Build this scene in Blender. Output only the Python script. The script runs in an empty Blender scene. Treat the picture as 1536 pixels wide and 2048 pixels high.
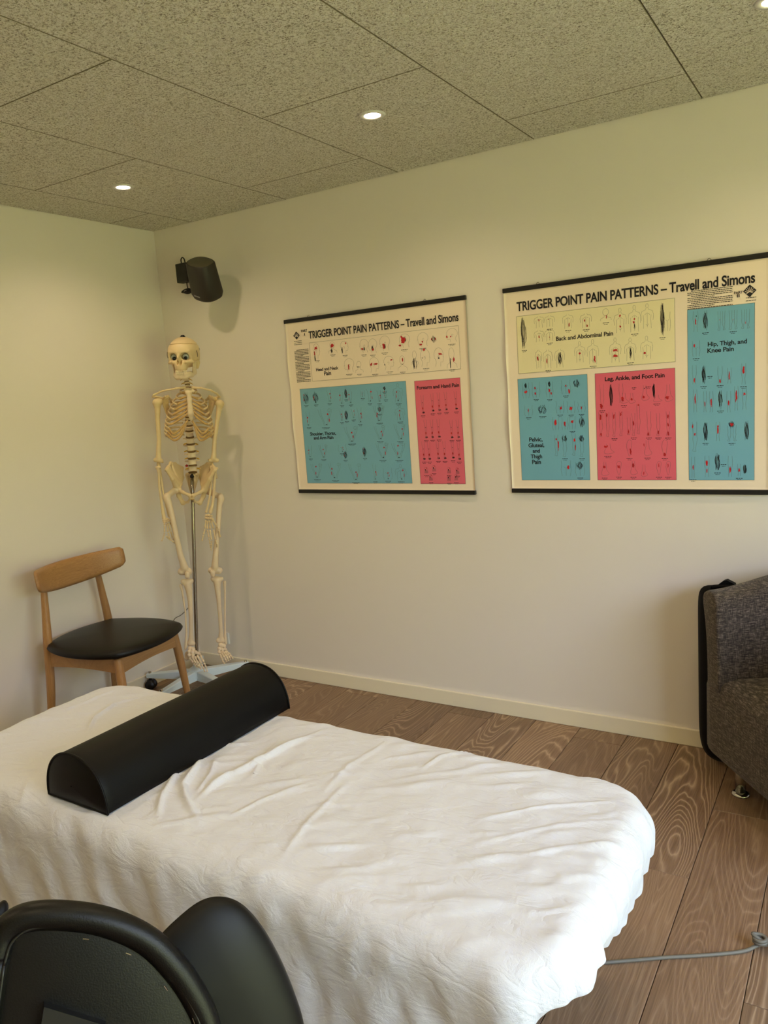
import bpy, bmesh, math, random
import numpy as np
from mathutils import Vector, Matrix, noise
PI = math.pi
S = bpy.context.scene
C = S.collection
random.seed(7)
RNG = np.random.default_rng(7)
# ------------------------------------------------------------------ camera
CAM_F = 1559.476
_yaw, _pit, _rol = -0.560081765, -0.152403207, -0.0704216188
CAM_P = np.array([3.18313, -3.01624, 1.43896])
_d = np.array([math.sin(_yaw)*math.cos(_pit), math.cos(_yaw)*math.cos(_pit), math.sin(_pit)])
_r = np.cross(_d, [0, 0, 1.]); _r /= np.linalg.norm(_r); _u = np.cross(_r, _d)
CAM_R = _r*math.cos(_rol)+_u*math.sin(_rol); CAM_U = -_r*math.sin(_rol)+_u*math.cos(_rol); CAM_D = _d
cd = bpy.data.cameras.new('camera'); cam = bpy.data.objects.new('camera', cd); C.objects.link(cam)
cd.sensor_fit = 'HORIZONTAL'; cd.sensor_width = 36; cd.lens = 36*CAM_F/1536; cd.clip_start = .05
M4 = Matrix(((CAM_R[0], CAM_U[0], -CAM_D[0], CAM_P[0]), (CAM_R[1], CAM_U[1], -CAM_D[1], CAM_P[1]), (CAM_R[2], CAM_U[2], -CAM_D[2], CAM_P[2]), (0, 0, 0, 1)))
cam.matrix_world = M4
S.camera = cam
def hit(px, py, axis, val):                      # where the sight line of a photo pixel meets a plane of the room
    v = CAM_D+CAM_R*(px-768)/CAM_F-CAM_U*(py-1024)/CAM_F
    return CAM_P+v*(val-CAM_P[axis])/v[axis]
# ------------------------------------------------------------------ world, sun, exposure
S.view_settings.view_transform = 'Standard'; S.view_settings.look = 'None'
S.view_settings.gamma = 1; S.view_settings.use_curve_mapping = False
S.view_settings.exposure = -0.04
S.cycles.use_denoising = True
S.cycles.max_bounces = 10; S.cycles.diffuse_bounces = 6
S.cycles.sample_clamp_indirect = 6
SKY = 14.0; SUN = 80.0; SPOT = 16.0; LENS = 30
w = bpy.data.worlds.new('World'); S.world = w; w.use_nodes = True
nt = w.node_tree; nt.nodes.clear()
tc = nt.nodes.new('ShaderNodeTexCoord'); sp = nt.nodes.new('ShaderNodeSeparateXYZ'); nt.links.new(tc.outputs['Generated'], sp.inputs[0])
rp = nt.nodes.new('ShaderNodeValToRGB'); nt.links.new(sp.outputs[2], rp.inputs[0])
rp.color_ramp.elements[0].position = 0.0; rp.color_ramp.elements[0].color = (.82, .90, 1.12, 1)
rp.color_ramp.elements[1].position = 0.9; rp.color_ramp.elements[1].color = (.50, .68, 1.0, 1)
bg = nt.nodes.new('ShaderNodeBackground'); bg.inputs[1].default_value = SKY; nt.links.new(rp.outputs[0], bg.inputs[0])
wo = nt.nodes.new('ShaderNodeOutputWorld'); nt.links.new(bg.outputs[0], wo.inputs[0])
sl = bpy.data.lights.new('sun', 'SUN'); sl.energy = SUN; sl.angle = math.radians(1); sl.color = (1, .95, .85)
so = bpy.data.objects.new('sun', sl); C.objects.link(so); so.rotation_euler = Vector((.42, -.52, -.74)).to_track_quat('-Z', 'Y').to_euler()
ROOM_X, ROOM_Y, H = 4.75, -4.3, 2.345             # room: x 0..ROOM_X, y ROOM_Y..0
WIN = (-3.4, -1.2, 0.06, 2.14)                  # garden door opening in the right wall: y0 y1 z0 z1
pl = bpy.data.lights.new('window_portal', 'AREA'); pl.shape = 'RECTANGLE'; pl.size = WIN[3]-WIN[2]; pl.size_y = WIN[1]-WIN[0]; pl.cycles.is_portal = True
po = bpy.data.objects.new('window_portal', pl); C.objects.link(po); po.location = (ROOM_X+.02, (WIN[0]+WIN[1])/2, (WIN[2]+WIN[3])/2); po.rotation_euler = (0, PI/2, 0)
# ------------------------------------------------------------------ materials
def lin(h):
    h = h.lstrip('#'); c = [int(h[i:i+2], 16)/255 for i in (0, 2, 4)]
    return tuple((x/12.92 if x <= .04045 else ((x+.055)/1.055)**2.4) for x in c)+(1,)
class NM:
    def __init__(s, name, col='#808080', rough=.5, metal=0, spec=.5, coat=0):
        s.m = bpy.data.materials.new(name); s.m.use_nodes = True; s.n = s.m.node_tree.nodes; s.l = s.m.node_tree.links
        s.b = s.n['Principled BSDF']; s.c = lin(col)
        s.b.inputs['Base Color'].default_value = s.c; s.b.inputs['Roughness'].default_value = rough; s.b.inputs['Metallic'].default_value = metal
        s.b.inputs['Specular IOR Level'].default_value = spec; s.b.inputs['Coat Weight'].default_value = coat
        s.co = None
    def coord(s, scale=(1, 1, 1), rnd=0, rot=(0, 0, 0)):
        t = s.n.new('ShaderNodeTexCoord'); mp = s.n.new('ShaderNodeMapping'); mp.inputs['Scale'].default_value = scale; mp.inputs['Rotation'].default_value = rot
        if rnd:
            oi = s.n.new('ShaderNodeObjectInfo'); va = s.n.new('ShaderNodeVectorMath'); va.operation = 'MULTIPLY_ADD'
            cb = s.n.new('ShaderNodeCombineXYZ'); s.l.new(oi.outputs['Random'], cb.inputs[0]); s.l.new(oi.outputs['Random'], cb.inputs[1]); s.l.new(oi.outputs['Random'], cb.inputs[2])
            s.l.new(cb.outputs[0], va.inputs[0]); va.inputs[1].default_value = (rnd, rnd*1.7, rnd*.6); s.l.new(t.outputs['Object'], va.inputs[2]); s.l.new(va.outputs[0], mp.inputs[0])
        else: s.l.new(t.outputs['Object'], mp.inputs[0])
        return mp.outputs[0]
    def noise(s, vec, scale=5, detail=2, dist=0, rough=.5):
        x = s.n.new('ShaderNodeTexNoise'); s.l.new(vec, x.inputs['Vector']); x.inputs['Scale'].default_value = scale; x.inputs['Detail'].default_value = detail
        x.inputs['Distortion'].default_value = dist; x.inputs['Roughness'].default_value = rough; return x.outputs['Fac']
    def math(s, op, a, b=None, c=None):
        x = s.n.new('ShaderNodeMath'); x.operation = op
        for i, v in enumerate((a, b, c)):
            if v is None: continue
            if isinstance(v, (int, float)): x.inputs[i].default_value = v
            else: s.l.new(v, x.inputs[i])
        return x.outputs[0]
    def ramp(s, fac, stops):
        x = s.n.new('ShaderNodeValToRGB'); s.l.new(fac, x.inputs[0]); e = x.color_ramp.elements
        while len(e) < len(stops): e.new(.5)
        for i, (p, c) in enumerate(stops): e[i].position = p; e[i].color = lin(c) if isinstance(c, str) else (c, c, c, 1)
        return x.outputs[0]
    def mix(s, fac, a, b, mode='MIX'):
        x = s.n.new('ShaderNodeMix'); x.data_type = 'RGBA'; x.blend_type = mode
        for sock, v in ((x.inputs[0], fac), (x.inputs[6], a), (x.inputs[7], b)):
            if isinstance(v, (int, float)): sock.default_value = v
            elif isinstance(v, str): sock.default_value = lin(v)
            else: s.l.new(v, sock)
        return x.outputs[2]
    def col(s, c): s.l.new(c, s.b.inputs['Base Color']); return s
    def rough(s, c): s.l.new(c, s.b.inputs['Roughness']); return s
    def bump(s, h, strength=.3, dist=.002):
        x = s.n.new('ShaderNodeBump'); x.inputs['Strength'].default_value = strength; x.inputs['Distance'].default_value = dist; s.l.new(h, x.inputs['Height']); s.l.new(x.outputs[0], s.b.inputs['Normal']); return s
MT = {}
def plain(name, col, rough=.5, metal=0, var=.06, scale=12, bump=0, bscale=300, **k):
    m = NM(name, col, rough, metal, **k); v = m.coord()
    n = m.noise(v, scale, 3); dk = tuple(x*(1-var) for x in m.c[:3]); 
    x = m.n.new('ShaderNodeMix'); x.data_type = 'RGBA'; m.l.new(n, x.inputs[0]); x.inputs[6].default_value = m.c; x.inputs[7].default_value = dk+(1,); m.l.new(x.outputs[2], m.b.inputs['Base Color'])
    if bump: m.bump(m.noise(v, bscale, 2), bump, .0006)
    MT[name] = m.m; return m
plain('wall_paint', '#e5ded7', .6, var=.03, scale=2, bump=.25, bscale=260)
plain('wall_warm', '#c9b294', .7)
plain('trim_paint', '#ebe2cc', .42, var=.03)
plain('white_frame', '#dcdcd8', .4)
plain('black_vinyl', '#040404', .5, spec=.2, bump=.25, bscale=700, var=.2)
plain('black_leather', '#070605', .42, spec=.3, bump=.35, bscale=500, var=.25)
plain('seat_leather', '#080605', .42, spec=.3, bump=.35, bscale=420, var=.25)
plain('black_plastic', '#0a0a0a', .45, var=.1)
plain('black_shell', '#050404', .5, spec=.28, var=.1)
plain('speaker_body', '#241f18', .55, var=.1, bump=.4, bscale=1200)
plain('speaker_cap', '#4a4636', .4, var=.1)
plain('black_bag', '#050506', .75, spec=.2, var=.3, bump=.3, bscale=500)
plain('steel', '#b8b4ac', .18, 1, var=.05)
plain('pole_steel', '#a49c90', .2, 1, var=.05)
plain('base_paint', '#d5e2ea', .3, var=.03)
plain('bone', '#e6cda0', .45, var=.18, scale=30, bump=.3, bscale=180)
plain('bone_pale', '#e8d3b4', .45, var=.15, scale=30, bump=.3, bscale=180)
plain('cartilage', '#c9a468', .45, var=.15, scale=30)
plain('disc_brown', '#6e5122', .5, var=.15)
plain('nerve_yellow', '#c79a1c', .4, var=.1)
plain('disc_red', '#9c1a14', .35, var=.1)
plain('tooth', '#efe2c4', .3, var=.05)
plain('dark_cavity', '#3a2a18', .7)
plain('eye_white', '#b9bfba', .12, var=.05)
plain('eye_dark', '#0b1014', .1)
plain('print_paper', '#f3e2cf', .32, var=.02, coat=.25)
plain('print_cream', '#ede2ba', .32, var=.02, coat=.25)
plain('print_blue', '#72adc9', .32, var=.04, coat=.25)
plain('print_pink', '#e0647c', .32, var=.04, coat=.25)
plain('print_ink', '#14161f', .4)
plain('print_grey', '#5a5c58', .45)
plain('print_red', '#c01f28', .4)
plain('cable_grey', '#6e6a60', .5)
plain('plate_white', '#dadcd8', .4)
plain('lawn', '#989a5c', .9, var=.3, scale=3)
plain('unseen_hedge_leaf', '#838b52', .9, var=.5, scale=4)
# wood-wool ceiling board: pressed curled strands with dark gaps between them
m = NM('wood_wool', '#c9c39a', .85); v = m.coord(rnd=40); v2 = m.coord((1, 1, 1), 17, (0, 0, 1.1))
def strands(vec, sc, wd):
    a = m.math('ABSOLUTE', m.math('SUBTRACT', m.noise(vec, sc, 1.5, 1.2, .6), .5)); return m.math('SMOOTH_MIN', m.math('DIVIDE', a, wd), 1.0, .1)
s1 = strands(v, 58, .07); s2 = strands(v2, 92, .075); s3 = strands(m.coord((1, 2.4, 1), 9), 74, .06)
n4 = m.noise(v, 150, 3, .6)
h = m.math('MULTIPLY', m.math('MULTIPLY', s1, s2), s3)
hh = m.math('ADD', m.math('MULTIPLY', h, .55), m.math('MULTIPLY', n4, .8))
big = m.noise(v, 3, 2)
c1 = m.ramp(hh, [(.32, '#5f5745'), (.46, '#cfc8b2'), (.60, '#fffdf6')])
m.col(m.mix(m.math('MULTIPLY', big, .25), c1, '#e2dcca')); m.bump(hh, 1.0, .004); MT['wood_wool'] = m.m
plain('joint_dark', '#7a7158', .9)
# oak laminate plank, cathedral grain
def wood(name, stops, gs, rings, rnd, rough, line, axis='Y'):
    m = NM(name, '#806040', rough)
    sc = {'Y': (1, .16, 1), 'X': (.16, 1, 1), 'Z': (1, 1, .16)}[axis]; scf = {'Y': (1, .02, 1), 'X': (.02, 1, 1), 'Z': (1, 1, .03)}[axis]
    v = m.coord(sc, rnd); f = m.noise(v, gs, 1.5, .5, .45)
    cont = m.math('FRACT', m.math('MULTIPLY', m.math('ADD', f, m.math('MULTIPLY', m.noise(v, gs*7, 2), .03)), rings))
    ln = m.math('POWER', m.math('ABSOLUTE', m.math('SUBTRACT', m.math('MULTIPLY', cont, 2), 1)), 3.6)
    fib = m.noise(m.coord(scf, rnd), 260, 3, 0, .7)
    patch = m.noise(m.coord(sc, rnd*2.3), 2.2, 3)
    base = m.ramp(m.math('ADD', m.math('MULTIPLY', fib, .55), m.math('MULTIPLY', patch, .5)), [(.3, stops[0]), (.52, stops[1]), (.75, stops[2])])
    mask = m.ramp(m.noise(v, 3.1, 1), [(.42, 0.28), (.60, 1.0)])
    amt = m.math('MULTIPLY', m.math('MULTIPLY', ln, line), mask)
    oi = m.n.new('ShaderNodeObjectInfo')
    b2 = m.mix(amt, base, stops[3])
    hs = m.n.new('ShaderNodeHueSaturation'); m.l.new(b2, hs.inputs['Color']); m.l.new(m.math('MULTIPLY_ADD', oi.outputs['Random'], .26, .86), hs.inputs['Value'])
    m.col(hs.outputs[0]); m.bump(m.math('ADD', fib, m.math('MULTIPLY', ln, .6)), .25, .0006); MT[name] = m.m
wood('oak_floor', ('#594532', '#7d624b', '#9b7e62', '#bfa487'), 5.0, 36, 31, .42, .8)
wood('oak_chair', ('#8a6238', '#a67b4c', '#bb925f', '#8b6238'), 6, 9, 5, .38, .28, 'Z')
wood('oak_chair_x', ('#8a6238', '#a67b4c', '#bb925f', '#8b6238'), 6, 9, 5, .38, .28, 'Y')
# linen sheet
m = NM('linen', '#efe9e2', .85); v = m.coord()
wv = m.math('ADD', m.noise(m.coord((1, .12, 1)), 900, 2), m.noise(m.coord((.12, 1, 1)), 900, 2))
ck = m.noise(m.coord((1, 1, 1)), 26, 5, .8, .6)
ck2 = m.math('ABSOLUTE', m.math('SUBTRACT', m.noise(m.coord((.45, 1.25, 1), 0, (0, 0, -.6)), 17, 4, .9), .5))
m.col(m.mix(m.math('MULTIPLY', m.noise(v, 9, 4), .5), '#d8dbe5', '#cdd0d8'))
m.bump(m.math('ADD', m.math('ADD', m.math('MULTIPLY', wv, .12), m.math('MULTIPLY', ck, .9)), m.math('MULTIPLY', m.math('MINIMUM', ck2, .10), 3.0)), .62, .005)
m.b.inputs['Sheen Weight'].default_value = .15; MT['linen'] = m.m
# tweed
m = NM('tweed', '#4a4037', .95)
a = m.noise(m.coord((1, 1, .12)), 420, 3, 0, .7); b = m.noise(m.coord((.1, .1, 1.0)), 520, 3, 0, .7)
t = m.math('ADD', m.math('MULTIPLY', a, .38), m.math('MULTIPLY', b, .62))
m.col(m.ramp(t, [(.36, '#120e0c'), (.5, '#40372f'), (.64, '#84776a')])); m.bump(t, .7, .002); m.b.inputs['Sheen Weight'].default_value = .1; MT['tweed'] = m.m
# glass and light
m = NM('glass', '#ffffff', 0); m.b.inputs['Transmission Weight'].default_value = 1; m.b.inputs['IOR'].default_value = 1.0; m.b.inputs['Alpha'].default_value = .15; MT['glass'] = m.m
m = NM('lamp_glow', '#ffffff', .4); m.b.inputs['Emission Color'].default_value = lin('#ffe2b8'); m.b.inputs['Emission Strength'].default_value = LENS; MT['lamp_glow'] = m.m
# ------------------------------------------------------------------ mesh helpers
def obj(name, data, mat=None, parent=None, smooth=False, **props):
    if isinstance(data, bmesh.types.BMesh):
        me = bpy.data.meshes.new(name); data.to_mesh(me); data.free()
    elif isinstance(data, tuple):
        me = bpy.data.meshes.new(name); me.from_pydata([tuple(map(float, q)) for q in data[0]], [], [tuple(map(int, f)) for f in data[1]])
    else: me = data
    if mat and not me.materials: me.materials.append(MT[mat])
    if smooth: me.polygons.foreach_set('use_smooth', [True]*len(me.polygons))
    o = bpy.data.objects.new(name, me); C.objects.link(o)
    if parent: o.parent = parent
    for k, v in props.items(): o[k] = v
    return o
def thing(name, label, cat, loc=(0, 0, 0), rz=0, group=None):
    o = bpy.data.objects.new(name, None); C.objects.link(o); o.location = loc; o.rotation_euler = (0, 0, rz); o.empty_display_size = .05
    o['label'] = label; o['category'] = cat
    if group: o['group'] = group
    return o
def under(ob, root):                              # parent while keeping the mesh's world coordinates
    ob.parent = root; ob.matrix_parent_inverse = (Matrix.Translation(root.location) @ root.rotation_euler.to_matrix().to_4x4()).inverted(); return ob
def box(x0, x1, y0, y1, z0, z1, bev=0, seg=1):
    bm = bmesh.new(); bmesh.ops.create_cube(bm, size=1)
    for q in bm.verts: q.co = Vector(((x0+x1)/2+q.co.x*(x1-x0), (y0+y1)/2+q.co.y*(y1-y0), (z0+z1)/2+q.co.z*(z1-z0)))
    if bev: bmesh.ops.bevel(bm, geom=bm.edges[:], offset=bev, segments=seg, affect='EDGES', profile=.5)
    return bm
def spline(pts, n):
    pts = np.array(pts, float); k = len(pts)
    if k < 3: return np.array([pts[0]+(pts[-1]-pts[0])*t for t in np.linspace(0, 1, n)])
    P = np.vstack([2*pts[0]-pts[1], pts, 2*pts[-1]-pts[-2]]); out = []
    for t in np.linspace(0, k-1, n):
        i = min(int(t), k-2); u = t-i; a, b, c, d = P[i:i+4]
        out.append(.5*((2*b)+(c-a)*u+(2*a-5*b+4*c-d)*u*u+(3*b-3*c+d-a)*u**3))
    return np.array(out)
def tube(pts, rad, n=24, seg=10, flat=1.0, flatdir=None, raw=False):
    """swept tube; rad = number or list; flat squeezes the section along flatdir"""
    P = spline(pts, n) if not raw else np.array(pts, float); n = len(P)
    R = np.full(n, rad, float) if np.isscalar(rad) else np.interp(np.linspace(0, 1, n), np.linspace(0, 1, len(rad)), rad)
    T = np.gradient(P, axis=0); T /= np.linalg.norm(T, axis=1)[:, None]+1e-12
    up = np.array(flatdir if flatdir is not None else ([0, 0, 1] if abs(T[0][2]) < .8 else [1, 0, 0]), float)
    V = []; F = []; N = up-T[0]*(up@T[0]); N /= np.linalg.norm(N)
    for i in range(n):
        if flatdir is not None: N = up-T[i]*(up@T[i])
        else: N = N-T[i]*(N@T[i])
        N = N/np.linalg.norm(N); B = np.cross(T[i], N)
        for j in range(seg):
            a = 2*PI*j/seg; V.append(P[i]+R[i]*(math.cos(a)*N*flat+math.sin(a)*B))
    for i in range(n-1):
        for j in range(seg): F.append((i*seg+j, i*seg+(j+1) % seg, (i+1)*seg+(j+1) % seg, (i+1)*seg+j))
    F.append(tuple(range(seg))[::-1]); F.append(tuple((n-1)*seg+j for j in range(seg)))
    return V, F
def join(parts):
    V = []; F = []
    for v, f in parts:
        o = len(V); V += list(v); F += [tuple(i+o for i in q) for q in f]
    return V, F
def lathe(prof, seg=32, c=(0, 0, 0)):
    V = [(c[0]+r*math.cos(2*PI*j/seg), c[1]+r*math.sin(2*PI*j/seg), c[2]+z) for r, z in prof for j in range(seg)]
    F = [(i*seg+j, i*seg+(j+1) % seg, (i+1)*seg+(j+1) % seg, (i+1)*seg+j) for i in range(len(prof)-1) for j in range(seg)]
    F.append(tuple(range(seg))[::-1]); F.append(tuple((len(prof)-1)*seg+j for j in range(seg))); return V, F
def grid_mesh(Pts, closed_u=False, flip=False):
    A = np.array(Pts); a, b = A.shape[:2]; V = A.reshape(-1, 3); F = []
    for i in range(a-1+(1 if closed_u else 0)):
        for j in range(b-1):
            q = (i*b+j, ((i+1) % a)*b+j, ((i+1) % a)*b+j+1, i*b+j+1); F.append(q[::-1] if flip else q)
    return V, F
def slab(fr, bk):
    """closed solid from a front and back grid of the same shape"""
    A = np.array(fr); B = np.array(bk); a, b = A.shape[:2]; n = a*b
    V = np.vstack([A.reshape(-1, 3), B.reshape(-1, 3)]); F = []
    for i in range(a-1):
        for j in range(b-1):
            q = (i*b+j, (i+1)*b+j, (i+1)*b+j+1, i*b+j+1); F.append(q); F.append(tuple(n+k for k in q[::-1]))
    def rim(idx):
        for k in range(len(idx)-1): F.append((idx[k+1], idx[k], n+idx[k], n+idx[k+1]))
    rim([i*b for i in range(a)][::-1]); rim([i*b+b-1 for i in range(a)]); rim([j for j in range(b)]); rim([(a-1)*b+j for j in range(b)][::-1])
    return V, F
def fixn(o):
    bm = bmesh.new(); bm.from_mesh(o.data); bmesh.ops.remove_doubles(bm, verts=bm.verts, dist=1e-6); bmesh.ops.recalc_face_normals(bm, faces=bm.faces); bm.to_mesh(o.data); bm.free(); return o
# implicit surface -> mesh (surface nets)
def snet(f, lo, hi, h):
    lo = np.array(lo, float); hi = np.array(hi, float); n = np.ceil((hi-lo)/h).astype(int)+1
    ax = [lo[i]+h*np.arange(n[i]) for i in range(3)]
    X, Y, Z = np.meshgrid(*ax, indexing='ij'); Fv = f(X, Y, Z); s = Fv < 0
    acc = np.zeros(tuple(n-1)+(3,)); cnt = np.zeros(tuple(n-1))
    sl = lambda d, o: tuple(slice(o[k], n[k]-1+o[k]) for k in range(3))
    for d in range(3):
        e = np.eye(3, dtype=int)[d]; oth = [k for k in range(3) if k != d]
        for a in (0, 1):
            for b in (0, 1):
                o = np.zeros(3, int); o[oth[0]] = a; o[oth[1]] = b
                f0 = Fv[sl(d, o)]; f1 = Fv[sl(d, o+e)]; c = (f0 < 0) != (f1 < 0)
                t = np.where(c, f0/(f0-f1+1e-20), 0)
                for k in range(3): acc[..., k] += np.where(c, o[k]+(t if k == d else 0), 0)
                cnt += c
    idx = -np.ones(tuple(n-1), int); m_ = cnt > 0; idx[m_] = np.arange(m_.sum())
    ii = np.argwhere(m_); V = lo+h*(ii+acc[m_]/cnt[m_][:, None]); Q = []
    for d in range(3):
        e = np.eye(3, dtype=int)[d]; u, w_ = [(1, 2), (2, 0), (0, 1)][d]
        a = s[tuple(slice(0, n[k]-1) if k == d else slice(1, n[k]-1) for k in range(3))]
        b = s[tuple(slice(1, n[k]) if k == d else slice(1, n[k]-1) for k in range(3))]
        for g, flip in ((a & ~b, False), (~a & b, True)):
            p = np.argwhere(g)
            if not len(p): continue
            for k in (u, w_): p[:, k] += 1
            eu = np.eye(3, dtype=int)[u]; ew = np.eye(3, dtype=int)[w_]
            q = [idx[tuple((p-x).T)] for x in (eu+ew, ew, 0*eu, eu)]
            q = np.stack(q if not flip else q[::-1], 1); Q.append(q)
    return V, np.vstack(Q)
def smin(a, b, k):
    h = np.clip(.5+.5*(b-a)/k, 0, 1); return b+(a-b)*h-k*h*(1-h)
def cap(X, Y, Z, a, b, ra, rb):
    a = np.array(a, float); b = np.array(b, float); d = b-a; L = d@d+1e-12
    t = np.clip(((X-a[0])*d[0]+(Y-a[1])*d[1]+(Z-a[2])*d[2])/L, 0, 1)
    return np.sqrt((X-a[0]-t*d[0])**2+(Y-a[1]-t*d[1])**2+(Z-a[2]-t*d[2])**2)-(ra+(rb-ra)*t)
def ell(X, Y, Z, c, r):
    q = np.sqrt(((X-c[0])/r[0])**2+((Y-c[1])/r[1])**2+((Z-c[2])/r[2])**2); return (q-1)*min(r)
def capsmesh(caps, k=.006, h=.003, hard=0):
    """caps: list of (a, b, ra, rb) blended smoothly"""
    P = np.array([c[0] for c in caps]+[c[1] for c in caps]); r = max(max(c[2], c[3]) for c in caps)+2*h+k
    def f(X, Y, Z):
        d = None
        for i, (a, b, ra, rb) in enumerate(caps):
            e = cap(X, Y, Z, a, b, ra, rb); d = e if d is None else np.minimum(d, e) if i < hard else smin(d, e, k)
        return d
    return snet(f, P.min(0)-r, P.max(0)+r, h)
# ================================================================== SETTING
def setting(name, data, mat, **k): return obj(name, data, mat, kind='structure', **k)
floor = setting('floor', box(-.12, ROOM_X+.12, ROOM_Y-.12, .12, -.12, -.012), 'joint_dark')
PW = .1945; x = 2.774-PW*15; i = 0
while x < ROOM_X:
    xa, xb = max(x, .002), min(x+PW, ROOM_X-.002)
    off = {13: -1.27-.858+1.285, 14: -.858, 15: -.449, 16: -1.272}.get(i, -((i*.4373) % 1.285))
    ys = [0.0]; y = off
    while y > 0: y -= 1.285
    if -y < .001: y -= 1.285
    while y > ROOM_Y: ys.append(y); y -= 1.285
    ys.append(ROOM_Y)
    for a, b in zip(ys[:-1], ys[1:]):
        if xb-xa > .01: obj('plank', box(xa+.0009, xb-.0009, b+.0009, a-.0009, -.011, 0, .0012), 'oak_floor', floor)
    x += PW; i += 1
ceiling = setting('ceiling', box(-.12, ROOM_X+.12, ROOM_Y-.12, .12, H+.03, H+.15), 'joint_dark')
X0, Y0 = .28417, .31415
k = -1
while X0+.6*k < ROOM_X:
    xa, xb = max(X0+.6*k, .001), min(X0+.6*(k+1), ROOM_X-.001)
    ph = Y0-.6*(1 if k % 2 else 2)+1.2                  # staggered end joints
    y = ph
    while y > ROOM_Y:
        a, b = min(y, -.001), max(y-1.2, ROOM_Y+.001)
        if a-b > .02 and xb-xa > .02:
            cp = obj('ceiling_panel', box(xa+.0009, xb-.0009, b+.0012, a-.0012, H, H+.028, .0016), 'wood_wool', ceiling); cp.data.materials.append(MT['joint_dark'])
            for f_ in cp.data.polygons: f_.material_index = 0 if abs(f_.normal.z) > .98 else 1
        y -= 1.2
    k += 1
setting('wall_back', box(-.12, ROOM_X+.12, 0, .12, -.1, H+.03), 'wall_paint')
setting('wall_left', box(-.12, 0, ROOM_Y, 0, -.1, H+.03), 'wall_paint')
setting('wall_front', box(-.12, ROOM_X+.12, ROOM_Y-.12, ROOM_Y, -.1, H+.03), 'wall_warm')
wr = bmesh.new()
for a in ((ROOM_Y, WIN[0], -.1, H+.03), (WIN[1], 0, -.1, H+.03), (WIN[0], WIN[1], -.1, WIN[2]), (WIN[0], WIN[1], WIN[3], H+.03)):
    t = box(ROOM_X, ROOM_X+.12, a[0], a[1], a[2], a[3]); me = bpy.data.meshes.new('t'); t.to_mesh(me); t.free(); wr.from_mesh(me)
setting('wall_right', wr, 'wall_paint')
BH = .069
def base(name, x0, x1, y0, y1):
    return setting(name, box(x0, x1, y0, y1, 0, BH, .003, 2), 'trim_paint')
base('baseboard_back', .0125, ROOM_X, -.0125, 0)
base('baseboard_left', 0, .0125, ROOM_Y, 0)
win = setting('window_1', box(ROOM_X+.03, ROOM_X+.09, WIN[0], WIN[0]+.06, WIN[2], WIN[3]), 'white_frame')
for a in ((WIN[1]-.06, WIN[1], WIN[2], WIN[3]), (WIN[0], WIN[1], WIN[3]-.06, WIN[3]), (WIN[0], WIN[1], WIN[2], WIN[2]+.06), (-2.33, -2.27, WIN[2], WIN[3])):
    obj('window_frame', box(ROOM_X+.03, ROOM_X+.09, *a), 'white_frame', win)
setting('ground', box(ROOM_X+.13, 30, -25, 20, -.5, -.15), 'lawn')
hd = [[(11.5+.4*math.sin(7*u)+.25*noise.noise((u*9, v*5, 0)), -18+34*u, -.15+3.2*v*1.0+.12*noise.noise((u*30, v*4, 3))) for v in np.linspace(0, 1, 8)] for u in np.linspace(0, 1, 60)]
bk = [[(p[0]+1.2, p[1], p[2]) for p in r] for r in hd]
setting('unseen_hedge_1', slab(hd, bk), 'unseen_hedge_leaf')  # unseen greenery, raised to hide low sky and tint upper walls green

# ---- downlights
def downlight(x, y, label):
    t = thing('downlight', label, 'lamp', (x, y, H), group='recessed ceiling spots')
    obj('trim_ring', lathe([(.028, .0), (.029, -.004), (.042, -.0045), (.0445, -.001), (.0445, .0)], 32), 'white_frame', t, True)
    obj('lens', lathe([(.0285, -.001), (.026, -.003), (.0, -.0035)], 24), 'lamp_glow', t)
    L = bpy.data.lights.new('spot', 'SPOT'); L.energy = SPOT; L.color = lin('#ffe2ba')[:3]; L.spot_size = math.radians(150); L.spot_blend = .9; L.shadow_soft_size = .03
    lo = bpy.data.objects.new('spot', L); C.objects.link(lo); lo.parent = t; lo.location = (0, 0, -.012)
downlight(.56, -.67, 'small glowing recessed downlight nearest the left room corner')
downlight(1.769, -.66, 'lit recessed downlight in the middle of the ceiling above the left chart')
downlight(2.96, -.645, 'lit recessed downlight at the top right edge of the picture')
for y, row in ((-1.86, 'over the sheeted table'), (-3.06, 'behind the black leather chair')):
    for x, side in ((.56, 'left'), (1.769, 'middle'), (2.96, 'right')): downlight(x, y, side+' one of the recessed downlights '+row+', outside the picture')

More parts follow.
